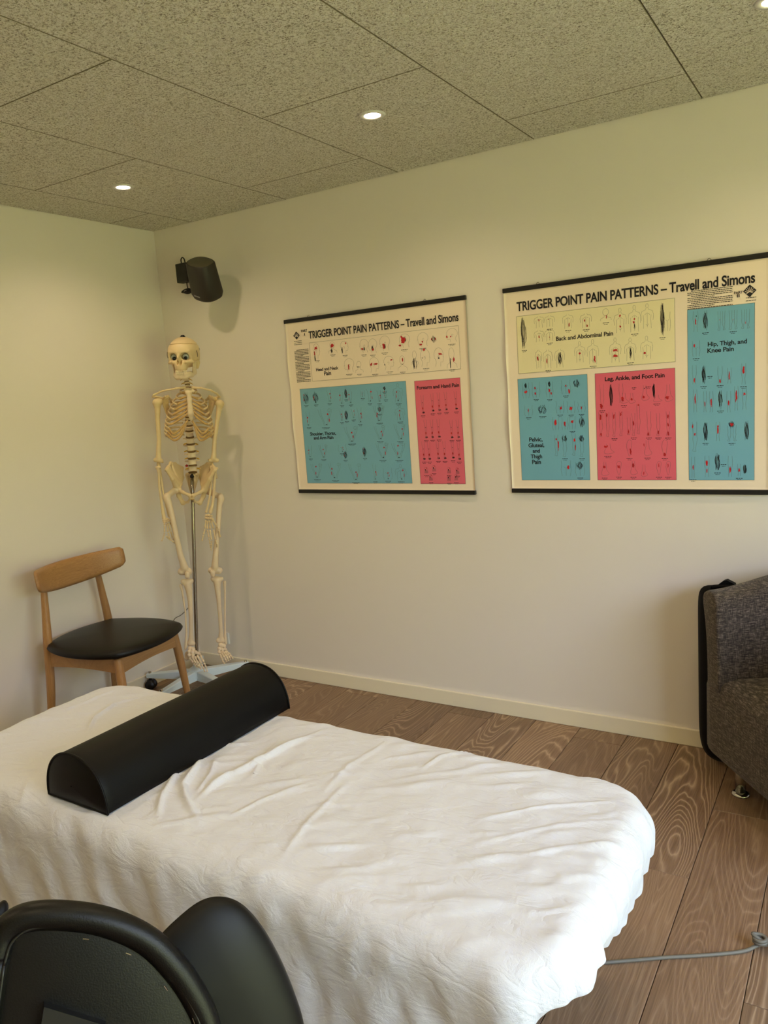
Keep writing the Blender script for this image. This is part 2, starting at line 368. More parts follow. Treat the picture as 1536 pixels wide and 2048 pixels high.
# ================================================================== WALL CHARTS
def wall(px, py, y=-.008):
    p = hit(px, py, 1, y); return float(p[0]), float(p[2])
class Chart:
    """a laminated chart hanging on the back wall from a black rail"""
    def __init__(s, label, x0, x1, z0, z1, seed):
        s.x0, s.x1, s.z0, s.z1, s.seed = x0, x1, z0, z1, seed
        s.t = thing('wall_chart', label, 'poster', ((x0+x1)/2, -.004, z0))
        n, m_ = 70, 60
        fr = [[(x, s.y(x, z), z) for z in np.linspace(z0+.004, z1-.004, m_)] for x in s.xs(n)]
        bk = [[(p[0], p[1]+.0006, p[2]) for p in r] for r in fr]
        s.add('sheet', slab(fr, bk), 'print_paper', True)
        s.add('top_rail', box(x0-.003, x1+.003, -.017, -.003, z1-.010, z1+.008, .002), 'black_plastic')
        s.add('bottom_rail', box(x0-.001, x1+.002, -.017, -.003, z0-.009, z0+.009, .002), 'black_plastic')
        for u in (.15, .8): s.add('hanger', tube([(x0+(x1-x0)*u-.008, -.010, z1+.007), (x0+(x1-x0)*u, -.010, z1+.015), (x0+(x1-x0)*u+.008, -.010, z1+.007)], .0014, 8, 6), 'steel')
    def xs(s, n): return np.linspace(s.x0, s.x1, n)
    def y(s, x, z):                                # gentle buckling, strongest at the free side edges
        e = math.exp(-(x-s.x0)/.028)+math.exp(-(s.x1-x)/.02)*.6
        v = (z-s.z0)/(s.z1-s.z0); w_ = math.sin(PI*min(max(v, 0), 1))
        return -.010-.0045*e*w_*(1+math.sin(17*v+s.seed))*.8-.0012*w_*math.sin(9*x+2*v+s.seed)
    def add(s, name, data, mat, smooth=False, **k):
        o = obj(name, data, mat, None, smooth, **k); return under(o, s.t)
    def panel(s, corners, mat, line=True, name='print_panel'):
        a = [wall(*c) for c in corners]; x0 = (a[0][0]+a[3][0])/2; x1 = (a[1][0]+a[2][0])/2; z1 = (a[0][1]+a[1][1])/2; z0 = (a[2][1]+a[3][1])/2
        g = [[(x, s.y(x, z)-.0008, z) for z in np.linspace(z0, z1, 24)] for x in np.linspace(x0, x1, 24)]
        o = s.add(name, grid_mesh(g), mat, True)
        if line:
            s.stroke_begin(); q = [(x0, z0), (x1, z0), (x1, z1), (x0, z1), (x0, z0)]
            for A, B in zip(q[:-1], q[1:]): s.seg([(A[0]+(B[0]-A[0])*t, A[1]+(B[1]-A[1])*t) for t in np.linspace(0, 1, 14)], .0009)
            s.stroke_end('panel_border', 'print_grey')
        return x0, x1, z0, z1
    def text(s, body, x0, x1, z0, bold=.0, h=None, name='lettering', mat='print_ink', sq=None):
        cu = bpy.data.curves.new('t', 'FONT'); cu.body = body; cu.size = 1; cu.offset = bold; cu.align_x = 'LEFT'; cu.space_character = .97
        to = bpy.data.objects.new('t', cu); C.objects.link(to); dg = bpy.context.evaluated_depsgraph_get(); me = bpy.data.meshes.new_from_object(to.evaluated_get(dg))
        bpy.data.objects.remove(to); co = np.empty(len(me.vertices)*3); me.vertices.foreach_get('co', co); co = co.reshape(-1, 3)
        sx = (x1-x0)/(co[:, 0].max()-co[:, 0].min()); sz = (h/.73) if h else sx
        X = x0+(co[:, 0]-co[:, 0].min())*sx; Z = z0+co[:, 1]*sz
        co = np.array([(a, s.y(a, b)-.0016, b) for a, b in zip(X, Z)]); me.vertices.foreach_set('co', co.ravel())
        me.materials.clear(); me.materials.append(MT[mat]); me.name = name
        return under(obj(name, me), s.t)
    def stroke_begin(s): s.V = []; s.F = []
    def seg(s, pts, w_=.0007, lift=.0012):
        pts = np.array(pts, float)
        if len(pts) < 2: return
        T = np.gradient(pts, axis=0); L = np.linalg.norm(T, axis=1)[:, None]+1e-9; N = np.stack([-T[:, 1], T[:, 0]], 1)/L*w_/2
        o = len(s.V)
        for p, q in zip(pts, N):
            for r in (p+q, p-q): s.V.append((r[0], s.y(r[0], r[1])-lift, r[1]))
        for i in range(len(pts)-1): s.F.append((o+2*i, o+2*i+1, o+2*i+3, o+2*i+2))
    def blob(s, x, z, rx, rz, lift=.0018, ang=0):
        n = 12; o = len(s.V); ca, sa = math.cos(ang), math.sin(ang)
        for j in range(n):
            r = random.uniform(.72, 1.15); a = 2*PI*j/n; dx, dz = rx*r*math.cos(a), rz*r*math.sin(a)
            X, Z = x+dx*ca-dz*sa, z+dx*sa+dz*ca; s.V.append((X, s.y(X, Z)-lift, Z))
        s.F.append(tuple(range(o, o+n)))
    def stroke_end(s, name, mat, **k):
        if s.V: s.add(name, (s.V, s.F), mat, kind='stuff', **k)
# outline drawings in a unit box, x right, y up
def arc(cx, cy, rx, ry, a0, a1, n=12): return [(cx+rx*math.cos(math.radians(a0+(a1-a0)*i/(n-1))), cy+ry*math.sin(math.radians(a0+(a1-a0)*i/(n-1)))) for i in range(n)]
def mir(L): return [[(-x, y) for x, y in q] for q in L]
D = {}
D['headL'] = [arc(.05, .12, .42, .36, 200, -40, 16), [(-.36, .05), (-.40, -.05), (-.34, -.08), (-.36, -.16), (-.30, -.27), (-.12, -.25), (-.08, -.48)], [(.36, -.1), (.30, -.25), (.38, -.48)], arc(.08, 0, .06, .08, 0, 300, 8)]
D['headR'] = mir(D['headL'])
D['headB'] = [arc(0, .2, .26, .28, 0, 360, 18), [(-.14, -.05), (-.14, -.2), (-.45, -.32), (-.48, -.5)], [(.14, -.05), (.14, -.2), (.45, -.32), (.48, -.5)]]
D['torso'] = [[(-.1, .4), (-.12, .33), (-.4, .27), (-.48, .1), (-.44, -.15)], [(.1, .4), (.12, .33), (.4, .27), (.48, .1), (.44, -.15)], [(-.3, .1), (-.27, -.1), (-.3, -.5)], [(.3, .1), (.27, -.1), (.3, -.5)], [(0, .2), (0, -.45)], [(-.2, .1), (-.05, .18)], [(.2, .1), (.05, .18)]]
D['figure'] = D['torso']+[arc(0, .5, .1, .1, 0, 360, 12), [(-.12, -.3), (0, -.38), (.12, -.3)]]
D['leg'] = [spline([(-.28, .5), (-.2, .1), (-.24, -.1), (-.12, -.35), (-.3, -.47), (.1, -.5)], 14), spline([(.25, .5), (.22, .1), (.28, -.1), (.1, -.35), (.12, -.5)], 14)]
D['legs'] = [[(x*.55-.25, y) for x, y in q] for q in D['leg']]+[[(-x*.55+.25, y) for x, y in q] for q in D['leg']]
D['hips'] = [spline([(-.42, .5), (-.38, .2), (-.45, -.1), (-.35, -.5)], 10), spline([(.42, .5), (.38, .2), (.45, -.1), (.35, -.5)], 10), [(0, 0), (0, -.5)], [(-.2, .1), (0, 0), (.2, .1)]]
D['arm'] = [spline([(-.3, .5), (-.2, .2), (-.14, 0), (-.1, -.3), (-.16, -.42), (-.05, -.5)], 12), spline([(.25, .5), (.2, .15), (.2, 0), (.08, -.3), (.14, -.44), (.05, -.5)], 12)]
D['vee'] = [spline([(-.48, .5), (-.4, .2), (-.2, -.2), (-.12, -.48)], 8), spline([(-.3, .5), (-.28, .2), (-.12, -.2), (-.04, -.48)], 8), spline([(.48, .5), (.4, .2), (.2, -.2), (.12, -.48)], 8), spline([(.3, .5), (.28, .2), (.12, -.2), (.04, -.48)], 8), arc(.3, .42, .12, .1, 0, 360, 8)]
D['hand'] = [arc(0, .1, .3, .25, 0, 360, 10)]+[[(a, -.1), (a*1.2, -.45), (a*1.2+.07, -.45), (a+.08, -.1)] for a in (-.25, -.1, .05, .2)]
D['foot'] = [spline([(-.1, .5), (-.12, .1), (-.3, -.3), (-.1, -.48), (.3, -.42), (.45, -.3), (.2, -.05), (.15, .5)], 16)]
D['sole'] = [spline([(-.2, .4), (-.3, .1), (-.15, -.3), (0, -.5), (.15, -.3), (.25, .1), (.3, .4), (0, .5), (-.2, .4)], 18)]
D['limb'] = [spline([(-.25, .5), (-.3, .1), (-.18, -.2), (-.22, -.5)], 8), spline([(.25, .5), (.3, .1), (.16, -.2), (.22, -.5)], 8)]
def figures(ch, crop, items, darkname='muscle_drawing'):
    """items: (kind, u, v, w, h, [marks...]) in the coordinates of a crop of the photo (x0, y0, scale); all of it lies flat on the chart"""
    x0, y0, sc = crop; P = lambda u, v: wall(x0+u/sc, y0+v/sc)
    lines = []; red = []; dark = []; cap_ = []
    for it in items:
        kind, u, v, w_, h = it[:5]; marks = it[5:]
        c = np.array(P(u, v)); ex = abs(P(u+w_/2, v)[0]-P(u-w_/2, v)[0]); ez = abs(P(u, v-h/2)[1]-P(u, v+h/2)[1])
        L = lambda q: [(c[0]+a*ex, c[1]+b*ez) for a, b in q]
        if kind == 'muscle': dark.append((c, ex, ez))
        elif kind == 'cap': cap_.append((c, ex, ez))
        else: lines += [L(q) for q in D[kind]]
        for mk in marks:
            if mk[0] == 'c': cap_.append(((c[0], c[1]-ez*.5-.008), max(.022, ex*.55), .004))
            elif mk[0] == 'k': dark.append((np.array((c[0]+mk[1]*ex, c[1]+mk[2]*ez)), mk[3]*ex, mk[4]*ez))
            else: red.append((c[0]+mk[1]*ex, c[1]+mk[2]*ez, mk[3]*ex, mk[4]*ez))
    ch.stroke_begin()
    for q in lines: ch.seg(q, .00065)
    ch.stroke_end('outline_drawing', 'print_grey')
    ch.stroke_begin()
    for c, ex, ez in dark:
        for _ in range(20):
            a = random.uniform(-.35, .35); t = np.linspace(-.5, .5, 5)*random.uniform(.35, 1); o = random.uniform(-.1, .1)
            ch.seg([(c[0]+ex*(a*(1-.7*abs(q+o))+.05*math.sin(9*q+a*9)), c[1]+ez*(q+o*.4)) for q in t], .0007, .0014)
    ch.stroke_end(darkname, 'print_ink')
    ch.stroke_begin()
    for x, z, a, b in red:
        a *= .55; b *= .68; ch.blob(x, z, a, b)
        for _ in range(5): ch.blob(x+random.uniform(-1, 1)*a*.9, z+random.uniform(-1, 1)*b*1.1, a*.4, b*.35, .0019)
    ch.stroke_end('pain_marks', 'print_red')
    ch.stroke_begin()
    for c, ex, ez in cap_:
        for r in range(2):
            x = c[0]-ex*.5*(1-.35*r); e = c[0]+ex*.5*(1-.35*r)
            while x < e:
                l = random.uniform(.004, .009); ch.seg([(x, c[1]-r*.0055), (min(x+l, e), c[1]-r*.0055)], .0022 if r == 0 else .0014); x += l+.0016
    ch.stroke_end('caption_lines', 'print_ink')
def paragraph(ch, a, b, rows):
    (x0, z1), (x1, z0) = wall(*a), wall(*b); ch.stroke_begin()
    for r in range(rows):
        z = z1+(z0-z1)*r/(rows-1); x = x0+(.012 if r in (0, rows//3, 2*rows//3) else 0); e = x1 if r % 5 != 4 else x0+(x1-x0)*.6
        while x < e:
            l = random.uniform(.003, .010); ch.seg([(x, z), (min(x+l, e), z)], abs(z1-z0)/rows*.42); x += l+.0014
    ch.stroke_end('fine_print', 'print_ink')
def emblem(ch, c, r):
    cx, cz = wall(*c); ch.stroke_begin()
    ch.V += [(cx+a*r, ch.y(cx, cz)-.0012, cz+b*r) for a, b in ((0, 1), (-1, 0), (0, -1), (1, 0))]; ch.F.append((0, 1, 2, 3))
    ch.stroke_end('emblem', 'print_ink')
    ch.stroke_begin()
    for k in range(-3, 4):
        a = math.radians(90+k*24); ch.seg([(cx+.25*r*math.cos(a), cz-.3*r+.2*r*math.sin(a)), (cx+.75*r*math.cos(a), cz-.3*r+.9*r*math.sin(a))], r*.07, .0018)
    ch.seg([(cx-.5*r, cz-.42*r), (cx, cz-.12*r), (cx+.5*r, cz-.42*r)], r*.09, .0018)
    ch.stroke_end('emblem_rays', 'print_paper')
def lines_of(ch, rows, crop, bold=.02):
    x0, y0, sc = crop
    for body, ua, va, ub, vb in rows:             # baseline start and baseline end
        a = wall(x0+ua/sc, y0+va/sc); b = wall(x0+ub/sc, y0+vb/sc); ch.text(body, a[0], b[0], (a[1]+b[1])/2, bold, h=.011 if body in ('I', 'II') else None)
# --- left chart
A = (560, 580, 3.84)
c1 = Chart('smaller square anatomy chart with blue and narrow pink panels, nearer the skeleton', .818, 1.765, .988, 1.800, 1.0)
za, zb = wall(*[560+225/3.84, 580+368/3.84]), wall(560+1375/3.84, 580+242/3.84)
c1.text('TRIGGER POINT PAIN PATTERNS \u2013 Travell and Simons', za[0], zb[0], (za[1]+zb[1])/2, .024, h=.034)
c1.panel([(560+230/3.84, 580+402/3.84), (560+1375/3.84, 580+278/3.84), (560+1388/3.84, 580+608/3.84), (560+247/3.84, 580+700/3.84)], 'print_paper')
c1.panel([(560+158/3.84, 580+758/3.84), (560+975/3.84, 580+702/3.84), (560+1012/3.84, 580+1487/3.84), (560+212/3.84, 580+1480/3.84)], 'print_blue')
c1.panel([(560+1040/3.84, 580+700/3.84), (560+1390/3.84, 580+672/3.84), (560+1422/3.84, 580+1488/3.84), (560+1078/3.84, 580+1488/3.84)], 'print_pink')
lines_of(c1, [('Head and Neck', 280, 620, 452, 612), ('Pain', 342, 655, 396, 652), ('Shoulder, Thorax,', 235, 1115, 432, 1112), ('and Arm Pain', 262, 1146, 413, 1144), ('Forearm and Hand Pain', 1055, 762, 1378, 745), ('PART', 165, 325, 213, 320), ('I', 190, 350, 195, 349)], A)
emblem(c1, (560+129/3.84, 580+350/3.84), .019)
paragraph(c1, (560+95/3.84, 580+398/3.84), (560+172/3.84, 580+415/3.84), 3)
paragraph(c1, (560+113/3.84, 580+465/3.84), (560+240/3.84, 580+698/3.84), 22)
r = 'r'
figures(c1, A, [
 ('headR', 285, 470, 60, 120, (r, -.1, .2, .3, .12), (r, -.3, -.1, .12, .2), ('k', -.3, -.45, .25, .4), 'c'), ('headB', 405, 440, 70, 90, (r, 0, .15, .3, .25), ('k', -.1, -.3, .3, .4), 'c'), ('headR', 500, 440, 70, 100, (r, .15, .3, .12, .12), ('k', -.3, -.2, .2, .5), 'c'),
 ('headL', 645, 430, 75, 110, (r, -.15, -.2, .2, .1), ('k', .05, -.2, .25, .3), 'c'), ('headL', 712, 430, 75, 115, (r, .05, -.25, .2, .1), ('k', 0, -.15, .25, .35), 'c'), ('headL', 803, 410, 90, 120, (r, -.05, -.2, .15, .25), ('k', .05, -.2, .15, .3), 'c'),
 ('headL', 955, 390, 95, 110, (r, -.05, .1, .38, .28), (r, -.35, -.3, .18, .1), ('k', 0, .1, .5, .4), 'c'), ('headL', 1095, 380, 95, 110, (r, 0, -.15, .1, .1), (r, -.15, -.35, .2, .08), 'c'), ('muscle', 1182, 378, 55, 55, (r, -.3, 0, .12, .2), (r, .25, 0, .12, .2)), ('headL', 1318, 348, 100, 110, (r, -.35, -.08, .14, .1), (r, -.05, -.08, .1, .06), 'c'),
 ('headL', 530, 580, 90, 110, (r, 0, -.1, .1, .28), 'c'), ('headB', 610, 590, 65, 90, ('k', -.1, 0, .5, .1), 'c'), ('headR', 730, 575, 85, 120, (r, -.3, .05, .18, .12), (r, .1, .05, .3, .08), 'c'), ('headR', 843, 560, 90, 110, (r, .2, .2, .2, .05), ('k', -.4, -.1, .1, .1), 'c'), ('headB', 942, 560, 75, 115, (r, .05, .2, .1, .2), ('k', 0, -.1, .1, .08), 'c'),
 ('headB', 1035, 520, 60, 110), ('muscle', 1038, 565, 45, 90), ('headR', 1120, 520, 85, 140, (r, -.1, .45, .16, .1), ('k', -.3, 0, .08, .06), 'c'), ('headR', 1225, 515, 85, 150, (r, .1, .15, .3, .06), ('k', -.05, -.05, .2, .1)), ('headB', 1320, 520, 80, 160, (r, .2, -.1, .16, .12), ('k', -.15, -.25, .12, .5), 'c')])
items = []
B = [(200, 830, 60, 90, 'm'), (275, 825, 60, 90, 'm'), (380, 815, 60, 90, 'a'), (475, 830, 50, 90, 'a'), (508, 795, 30, 70, 'm'), (545, 825, 50, 90, 'a'), (637, 795, 40, 50, 'h'), (690, 810, 60, 100, 'a'), (765, 815, 50, 90, 'a'), (805, 755, 25, 30, 'm'), (815, 800, 35, 60, 'a'), (910, 795, 80, 130, 't'),
     (220, 990, 60, 110, 'a'), (350, 980, 110, 130, 'v'), (475, 965, 40, 80, 'a'), (513, 960, 40, 75, 'm'), (565, 950, 40, 70, 'a'), (615, 960, 60, 120, 'a'), (765, 950, 90, 120, 'v'), (767, 915, 40, 50, 'm'), (925, 945, 80, 110, 't'),
     (550, 1110, 110, 120, 'v'), (770, 1095, 90, 110, 'v'), (925, 1090, 90, 120, 'v'), (235, 1240, 45, 90, 'a'), (335, 1240, 70, 100, 'v'), (480, 1215, 70, 60, 'h'), (503, 1265, 40, 60, 'm'), (652, 1240, 45, 80, 'm'), (790, 1235, 100, 120, 'v'), (915, 1235, 110, 120, 'v'),
     (285, 1390, 90, 110, 'v'), (425, 1390, 100, 120, 'v'), (580, 1400, 100, 130, 'v'), (730, 1400, 50, 120, 'a'), (830, 1410, 80, 90, 'h'), (930, 1405, 90, 110, 't')]
for u, v, w_, h, k in B:
    kk = {'m': 'muscle', 'a': 'arm', 'h': 'hips', 't': 'figure', 'v': 'vee'}[k]; rr = random.uniform(-.25, .25)
    items.append((kk, u, v, w_, h, (r, rr, random.uniform(0, .35), .09 if k != 'a' else .16, .07), (r, rr+(.08 if rr > 0 else -.05), -.15, .05, .16), ('k', .3*rr, -.42, .15, .06), 'c'))
figures(c1, A, items)
items = [('arm', u, v, 38, 145, (r, .0, -.2, .25, .08), ('k', 0, .1, .15, .04), ('k', .1, -.42, .7, .1), 'c') for u, v in ((1097, 880), (1172, 865), (1222, 860), (1275, 855), (1352, 850), (1122, 1070), (1170, 1068), (1220, 1065), (1318, 1070), (1368, 1068), (1105, 1235), (1147, 1235), (1215, 1230), (1265, 1230), (1328, 1225), (1375, 1235))]
items += [('hand', u, v, 42, 60, (r, .1, .2, .1, .12), ('k', -.1, 0, .2, .2), 'c') for u, v in ((1125, 1380), (1185, 1365), (1160, 1435), (1300, 1380), (1365, 1385), (1300, 1440), (1355, 1435))]
figures(c1, A, items)
# --- right chart
Bc = (1000, 500, 2.866)
c2 = Chart('wide anatomy chart with two blue panels and a wide pink panel, at the right', 1.934, 2.895, .998, 1.804, 2.4)
za, zb = wall(1000+98/2.866, 500+345/2.866), wall(1000+1463/2.866, 500+192/2.866)
c2.text('TRIGGER POINT PAIN PATTERNS \u2013 Travell and Simons', za[0], zb[0], (za[1]+zb[1])/2, .024, h=.036)
def pc(L): return [(1000+u/2.866, 500+v/2.866) for u, v in L]
c2.panel(pc([(97, 380), (1002, 278), (1006, 642), (107, 708)]), 'print_cream')
c2.panel(pc([(107, 740), (503, 712), (515, 1318), (125, 1318)]), 'print_blue')
c2.panel(pc([(547, 708), (1006, 677), (1010, 1318), (560, 1318)]), 'print_pink')
c2.panel(pc([(1078, 343), (1467, 303), (1452, 1318), (1082, 1318)]), 'print_blue')
lines_of(c2, [('Back and Abdominal Pain', 323, 520, 650, 490), ('Leg, Ankle, and Foot Pain', 603, 750, 945, 730), ('Pelvic,', 170, 1098, 246, 1095), ('Gluteal,', 166, 1130, 256, 1128), ('and', 190, 1161, 231, 1160), ('Thigh', 179, 1194, 244, 1192), ('Pain', 187, 1226, 237, 1225), ('Hip, Thigh, and', 1192, 552, 1416, 535), ('Knee Pain', 1190, 588, 1341, 580), ('PART', 1342, 254, 1392, 248), ('II', 1359, 272, 1374, 270)], Bc, .02)
emblem(c2, (1000+1432/2.866, 500+234/2.866), .021)
paragraph(c2, (1000+1075/2.866, 500+240/2.866), (1000+1335/2.866, 500+312/2.866), 11)
paragraph(c2, (1000+1388/2.866, 500+278/2.866), (1000+1470/2.866, 500+286/2.866), 2)
figures(c2, Bc, [
 ('muscle', 138, 475, 46, 180, 'c'), ('muscle', 932, 395, 34, 190, 'c'), ('hips', 960, 410, 40, 110), ('torso', 225, 410, 60, 75, (r, 0, .1, .08, .12)), ('torso', 285, 405, 60, 75, (r, -.1, .1, .05, .05), 'c'), ('torso', 225, 490, 60, 75, (r, 0, -.1, .1, .14)), ('torso', 285, 485, 60, 75, (r, 0, -.2, .06, .06), 'c'),
 ('torso', 390, 405, 65, 90, (r, .1, -.3, .08, .2), 'c'), ('torso', 493, 400, 70, 90, (r, -.1, -.05, .08, .1), (r, .1, -.4, .1, .1), 'c'), ('headB', 607, 370, 65, 70, (r, .05, -.2, .06, .2), 'c'), ('figure', 690, 410, 75, 130, (r, 0, .25, .13, .07), (r, 0, -.22, .12, .06)), ('figure', 772, 400, 75, 140, (r, -.05, -.1, .13, .07), (r, 0, .03, .1, .06), ('k', 0, -.25, .1, .2), 'c'), ('figure', 845, 385, 75, 130),
 ('torso', 222, 620, 40, 120, (r, -.1, 0, .18, .16)), ('torso', 275, 620, 55, 120, (r, -.1, -.15, .1, .16), 'c'), ('torso', 343, 615, 60, 120, ('k', 0, -.05, .5, .6)), ('figure', 458, 590, 65, 110, (r, 0, -.02, .16, .09)), ('figure', 533, 590, 70, 130, (r, .15, -.25, .12, .2), 'c'), ('figure', 662, 580, 70, 130, (r, 0, .05, .35, .07), (r, 0, -.2, .35, .07)), ('figure', 748, 575, 70, 120, ('k', 0, -.1, .3, .5), 'c'), ('figure', 842, 565, 75, 120, (r, -.15, -.2, .14, .09))])
figures(c2, Bc, [
 ('hips', 150, 805, 45, 90, (r, 0, -.1, .35, .12), ('k', 0, .3, .4, .35)), ('hips', 208, 800, 50, 90, (r, -.1, .1, .15, .12), (r, -.1, -.25, .15, .1), 'c'), ('hips', 285, 800, 45, 90, (r, 0, -.05, .2, .14), (r, .2, -.25, .16, .12), ('k', 0, .35, .4, .35), 'c'), ('hips', 378, 785, 60, 80, (r, 0, .1, .12, .1), (r, .3, -.3, .15, .25), 'c'), ('muscle', 440, 765, 50, 55),
 ('hips', 165, 920, 55, 60, (r, 0, 0, .08, .25), 'c'), ('muscle', 245, 915, 75, 55, 'c'), ('hips', 345, 900, 52, 70, (r, .1, -.1, .2, .18), 'c'), ('hips', 408, 900, 52, 70, (r, 0, -.1, .28, .2), 'c'), ('hips', 468, 900, 48, 60, (r, 0, -.05, .15, .2), 'c'), ('hips', 320, 995, 42, 75, (r, 0, .1, .25, .3)), ('hips', 373, 995, 40, 70, (r, 0, 0, .25, .25)), ('hips', 415, 990, 42, 75, (r, 0, .1, .3, .16), 'c'), ('muscle', 470, 985, 45, 65),
 ('leg', 325, 1120, 38, 120, (r, .3, 0, .15, .3), (r, 0, .3, .2, .08)), ('muscle', 370, 1080, 40, 40), ('leg', 372, 1130, 40, 110, 'c'), ('leg', 425, 1115, 38, 125, (r, .1, .2, .22, .12), (r, .2, -.15, .14, .2)), ('muscle', 468, 1080, 40, 40), ('leg', 470, 1130, 42, 110, 'c'), ('hips', 380, 1250, 65, 90, (r, .2, .05, .18, .2)), ('muscle', 460, 1235, 60, 50), ('hips', 460, 1255, 60, 80, 'c')])
figures(c2, Bc, [
 ('leg', 585, 840, 40, 140, (r, -.1, -.4, .35, .12), 'c'), ('muscle', 638, 835, 28, 130), ('limb', 695, 820, 40, 110, (r, .2, -.3, .3, .15)), ('foot', 710, 850, 60, 60, 'c'), ('foot', 755, 850, 50, 60, (r, 0, -.1, .25, .15)), ('cap', 770, 790, 25, 12), ('foot', 830, 820, 60, 90, (r, -.1, -.25, .2, .14), ('k', 0, .3, .12, .06)), ('cap', 850, 785, 30, 10), ('muscle', 883, 805, 20, 90), ('foot', 900, 850, 70, 40, 'c'), ('foot', 965, 820, 65, 100, (r, -.1, -.25, .3, .12)),
 ('leg', 578, 1000, 36, 140, (r, 0, .3, .25, .18), (r, 0, -.4, .25, .08)), ('leg', 618, 1000, 34, 140, (r, -.1, .38, .2, .1)), ('leg', 655, 1000, 34, 140, (r, 0, .32, .18, .14), 'c'), ('leg', 695, 995, 34, 140, (r, 0, .38, .2, .12)), ('leg', 740, 1010, 34, 100, (r, -.1, -.3, .18, .18)), ('leg', 767, 1000, 34, 130, (r, 0, .05, .2, .15), 'c'), ('leg', 795, 970, 34, 170, (r, 0, .48, .2, .05)), ('leg', 855, 995, 45, 140, (r, -.1, -.42, .2, .1), 'c'), ('leg', 908, 1000, 36, 130, (r, 0, -.35, .2, .1), 'c'), ('leg', 965, 995, 40, 140, (r, 0, .3, .2, .12), (r, 0, -.05, .18, .1), (r, 0, -.4, .2, .1), 'c'),
 ('foot', 620, 1140, 80, 60, (r, -.15, .2, .24, .15), 'c'), ('sole', 742, 1135, 50, 95, (r, .15, -.2, .15, .25), 'c'), ('foot', 845, 1135, 60, 90, (r, -.3, .2, .08, .14), 'c'), ('sole', 945, 1135, 55, 95, (r, 0, -.38, .24, .14), 'c'), ('foot', 600, 1255, 60, 80, (r, 0, .15, .22, .14), 'c'), ('sole', 682, 1250, 50, 80, (r, 0, .1, .24, .16), 'c'), ('foot', 765, 1250, 55, 80, (r, 0, .2, .2, .25), 'c'), ('foot', 825, 1265, 50, 70, (r, 0, -.2, .12, .15)), ('sole', 912, 1250, 45, 80, (r, 0, .2, .1, .2), 'c'), ('sole', 965, 1250, 45, 80, (r, 0, .2, .1, .2), 'c')])
figures(c2, Bc, [
 ('limb', 1122, 410, 50, 120, (r, 0, -.02, .12, .2), ('k', .1, .25, .12, .06)), ('muscle', 1178, 405, 38, 115, 'c'), ('legs', 1270, 405, 52, 110, (r, -.2, .05, .04, .05)), ('legs', 1337, 400, 58, 110, (r, 0, .0, .04, .04), 'c'), ('legs', 1408, 395, 58, 110, (r, 0, -.2, .05, .1)), ('hips', 1125, 565, 50, 90, (r, -.2, .2, .16, .12), 'c'),
 ('limb', 1115, 715, 40, 110, (r, 0, -.3, .2, .14)), ('muscle', 1168, 715, 32, 110, 'c'), ('cap', 1205, 725, 30, 20), ('limb', 1262, 715, 45, 100, (r, 0, -.35, .2, .14), 'c'), ('limb', 1315, 720, 40, 90, (r, 0, 0, .16, .3)), ('limb', 1397, 710, 45, 120, (r, 0, .15, .25, .25), 'c'),
 ('limb', 1120, 865, 40, 130, (r, 0, .05, .16, .3)), ('limb', 1176, 870, 30, 120, (r, 0, -.1, .14, .16)), ('limb', 1212, 870, 35, 120, (r, 0, .0, .2, .28)), ('muscle', 1264, 855, 32, 110, 'c'), ('limb', 1312, 870, 38, 120, (r, 0, -.05, .2, .2)), ('limb', 1355, 850, 38, 140, (r, 0, .1, .24, .35)), ('limb', 1402, 850, 45, 130, (r, 0, .2, .22, .08)),
 ('leg', 1118, 1070, 48, 170, (r, -.25, .35, .15, .08), (r, 0, .08, .16, .07)), ('muscle', 1180, 1040, 36, 110, 'c'), ('limb', 1250, 1040, 38, 110, (r, 0, .05, .22, .3)), ('muscle', 1330, 1000, 55, 45, (r, 0, 0, .3, .25)), ('legs', 1330, 1050, 62, 90, 'c'), ('muscle', 1415, 1035, 40, 110),
 ('limb', 1108, 1245, 35, 120, (r, 0, 0, .2, .16), 'c'), ('limb', 1187, 1240, 45, 120, (r, 0, .15, .24, .18), (r, 0, -.2, .12, .16)), ('muscle', 1247, 1215, 42, 100, 'c'), ('cap', 1282, 1230, 32, 14), ('limb', 1320, 1240, 42, 120, (r, 0, -.15, .2, .2)), ('limb', 1372, 1260, 32, 70, (r, 0, 0, .25, .2), 'c'), ('muscle', 1405, 1255, 28, 70)])
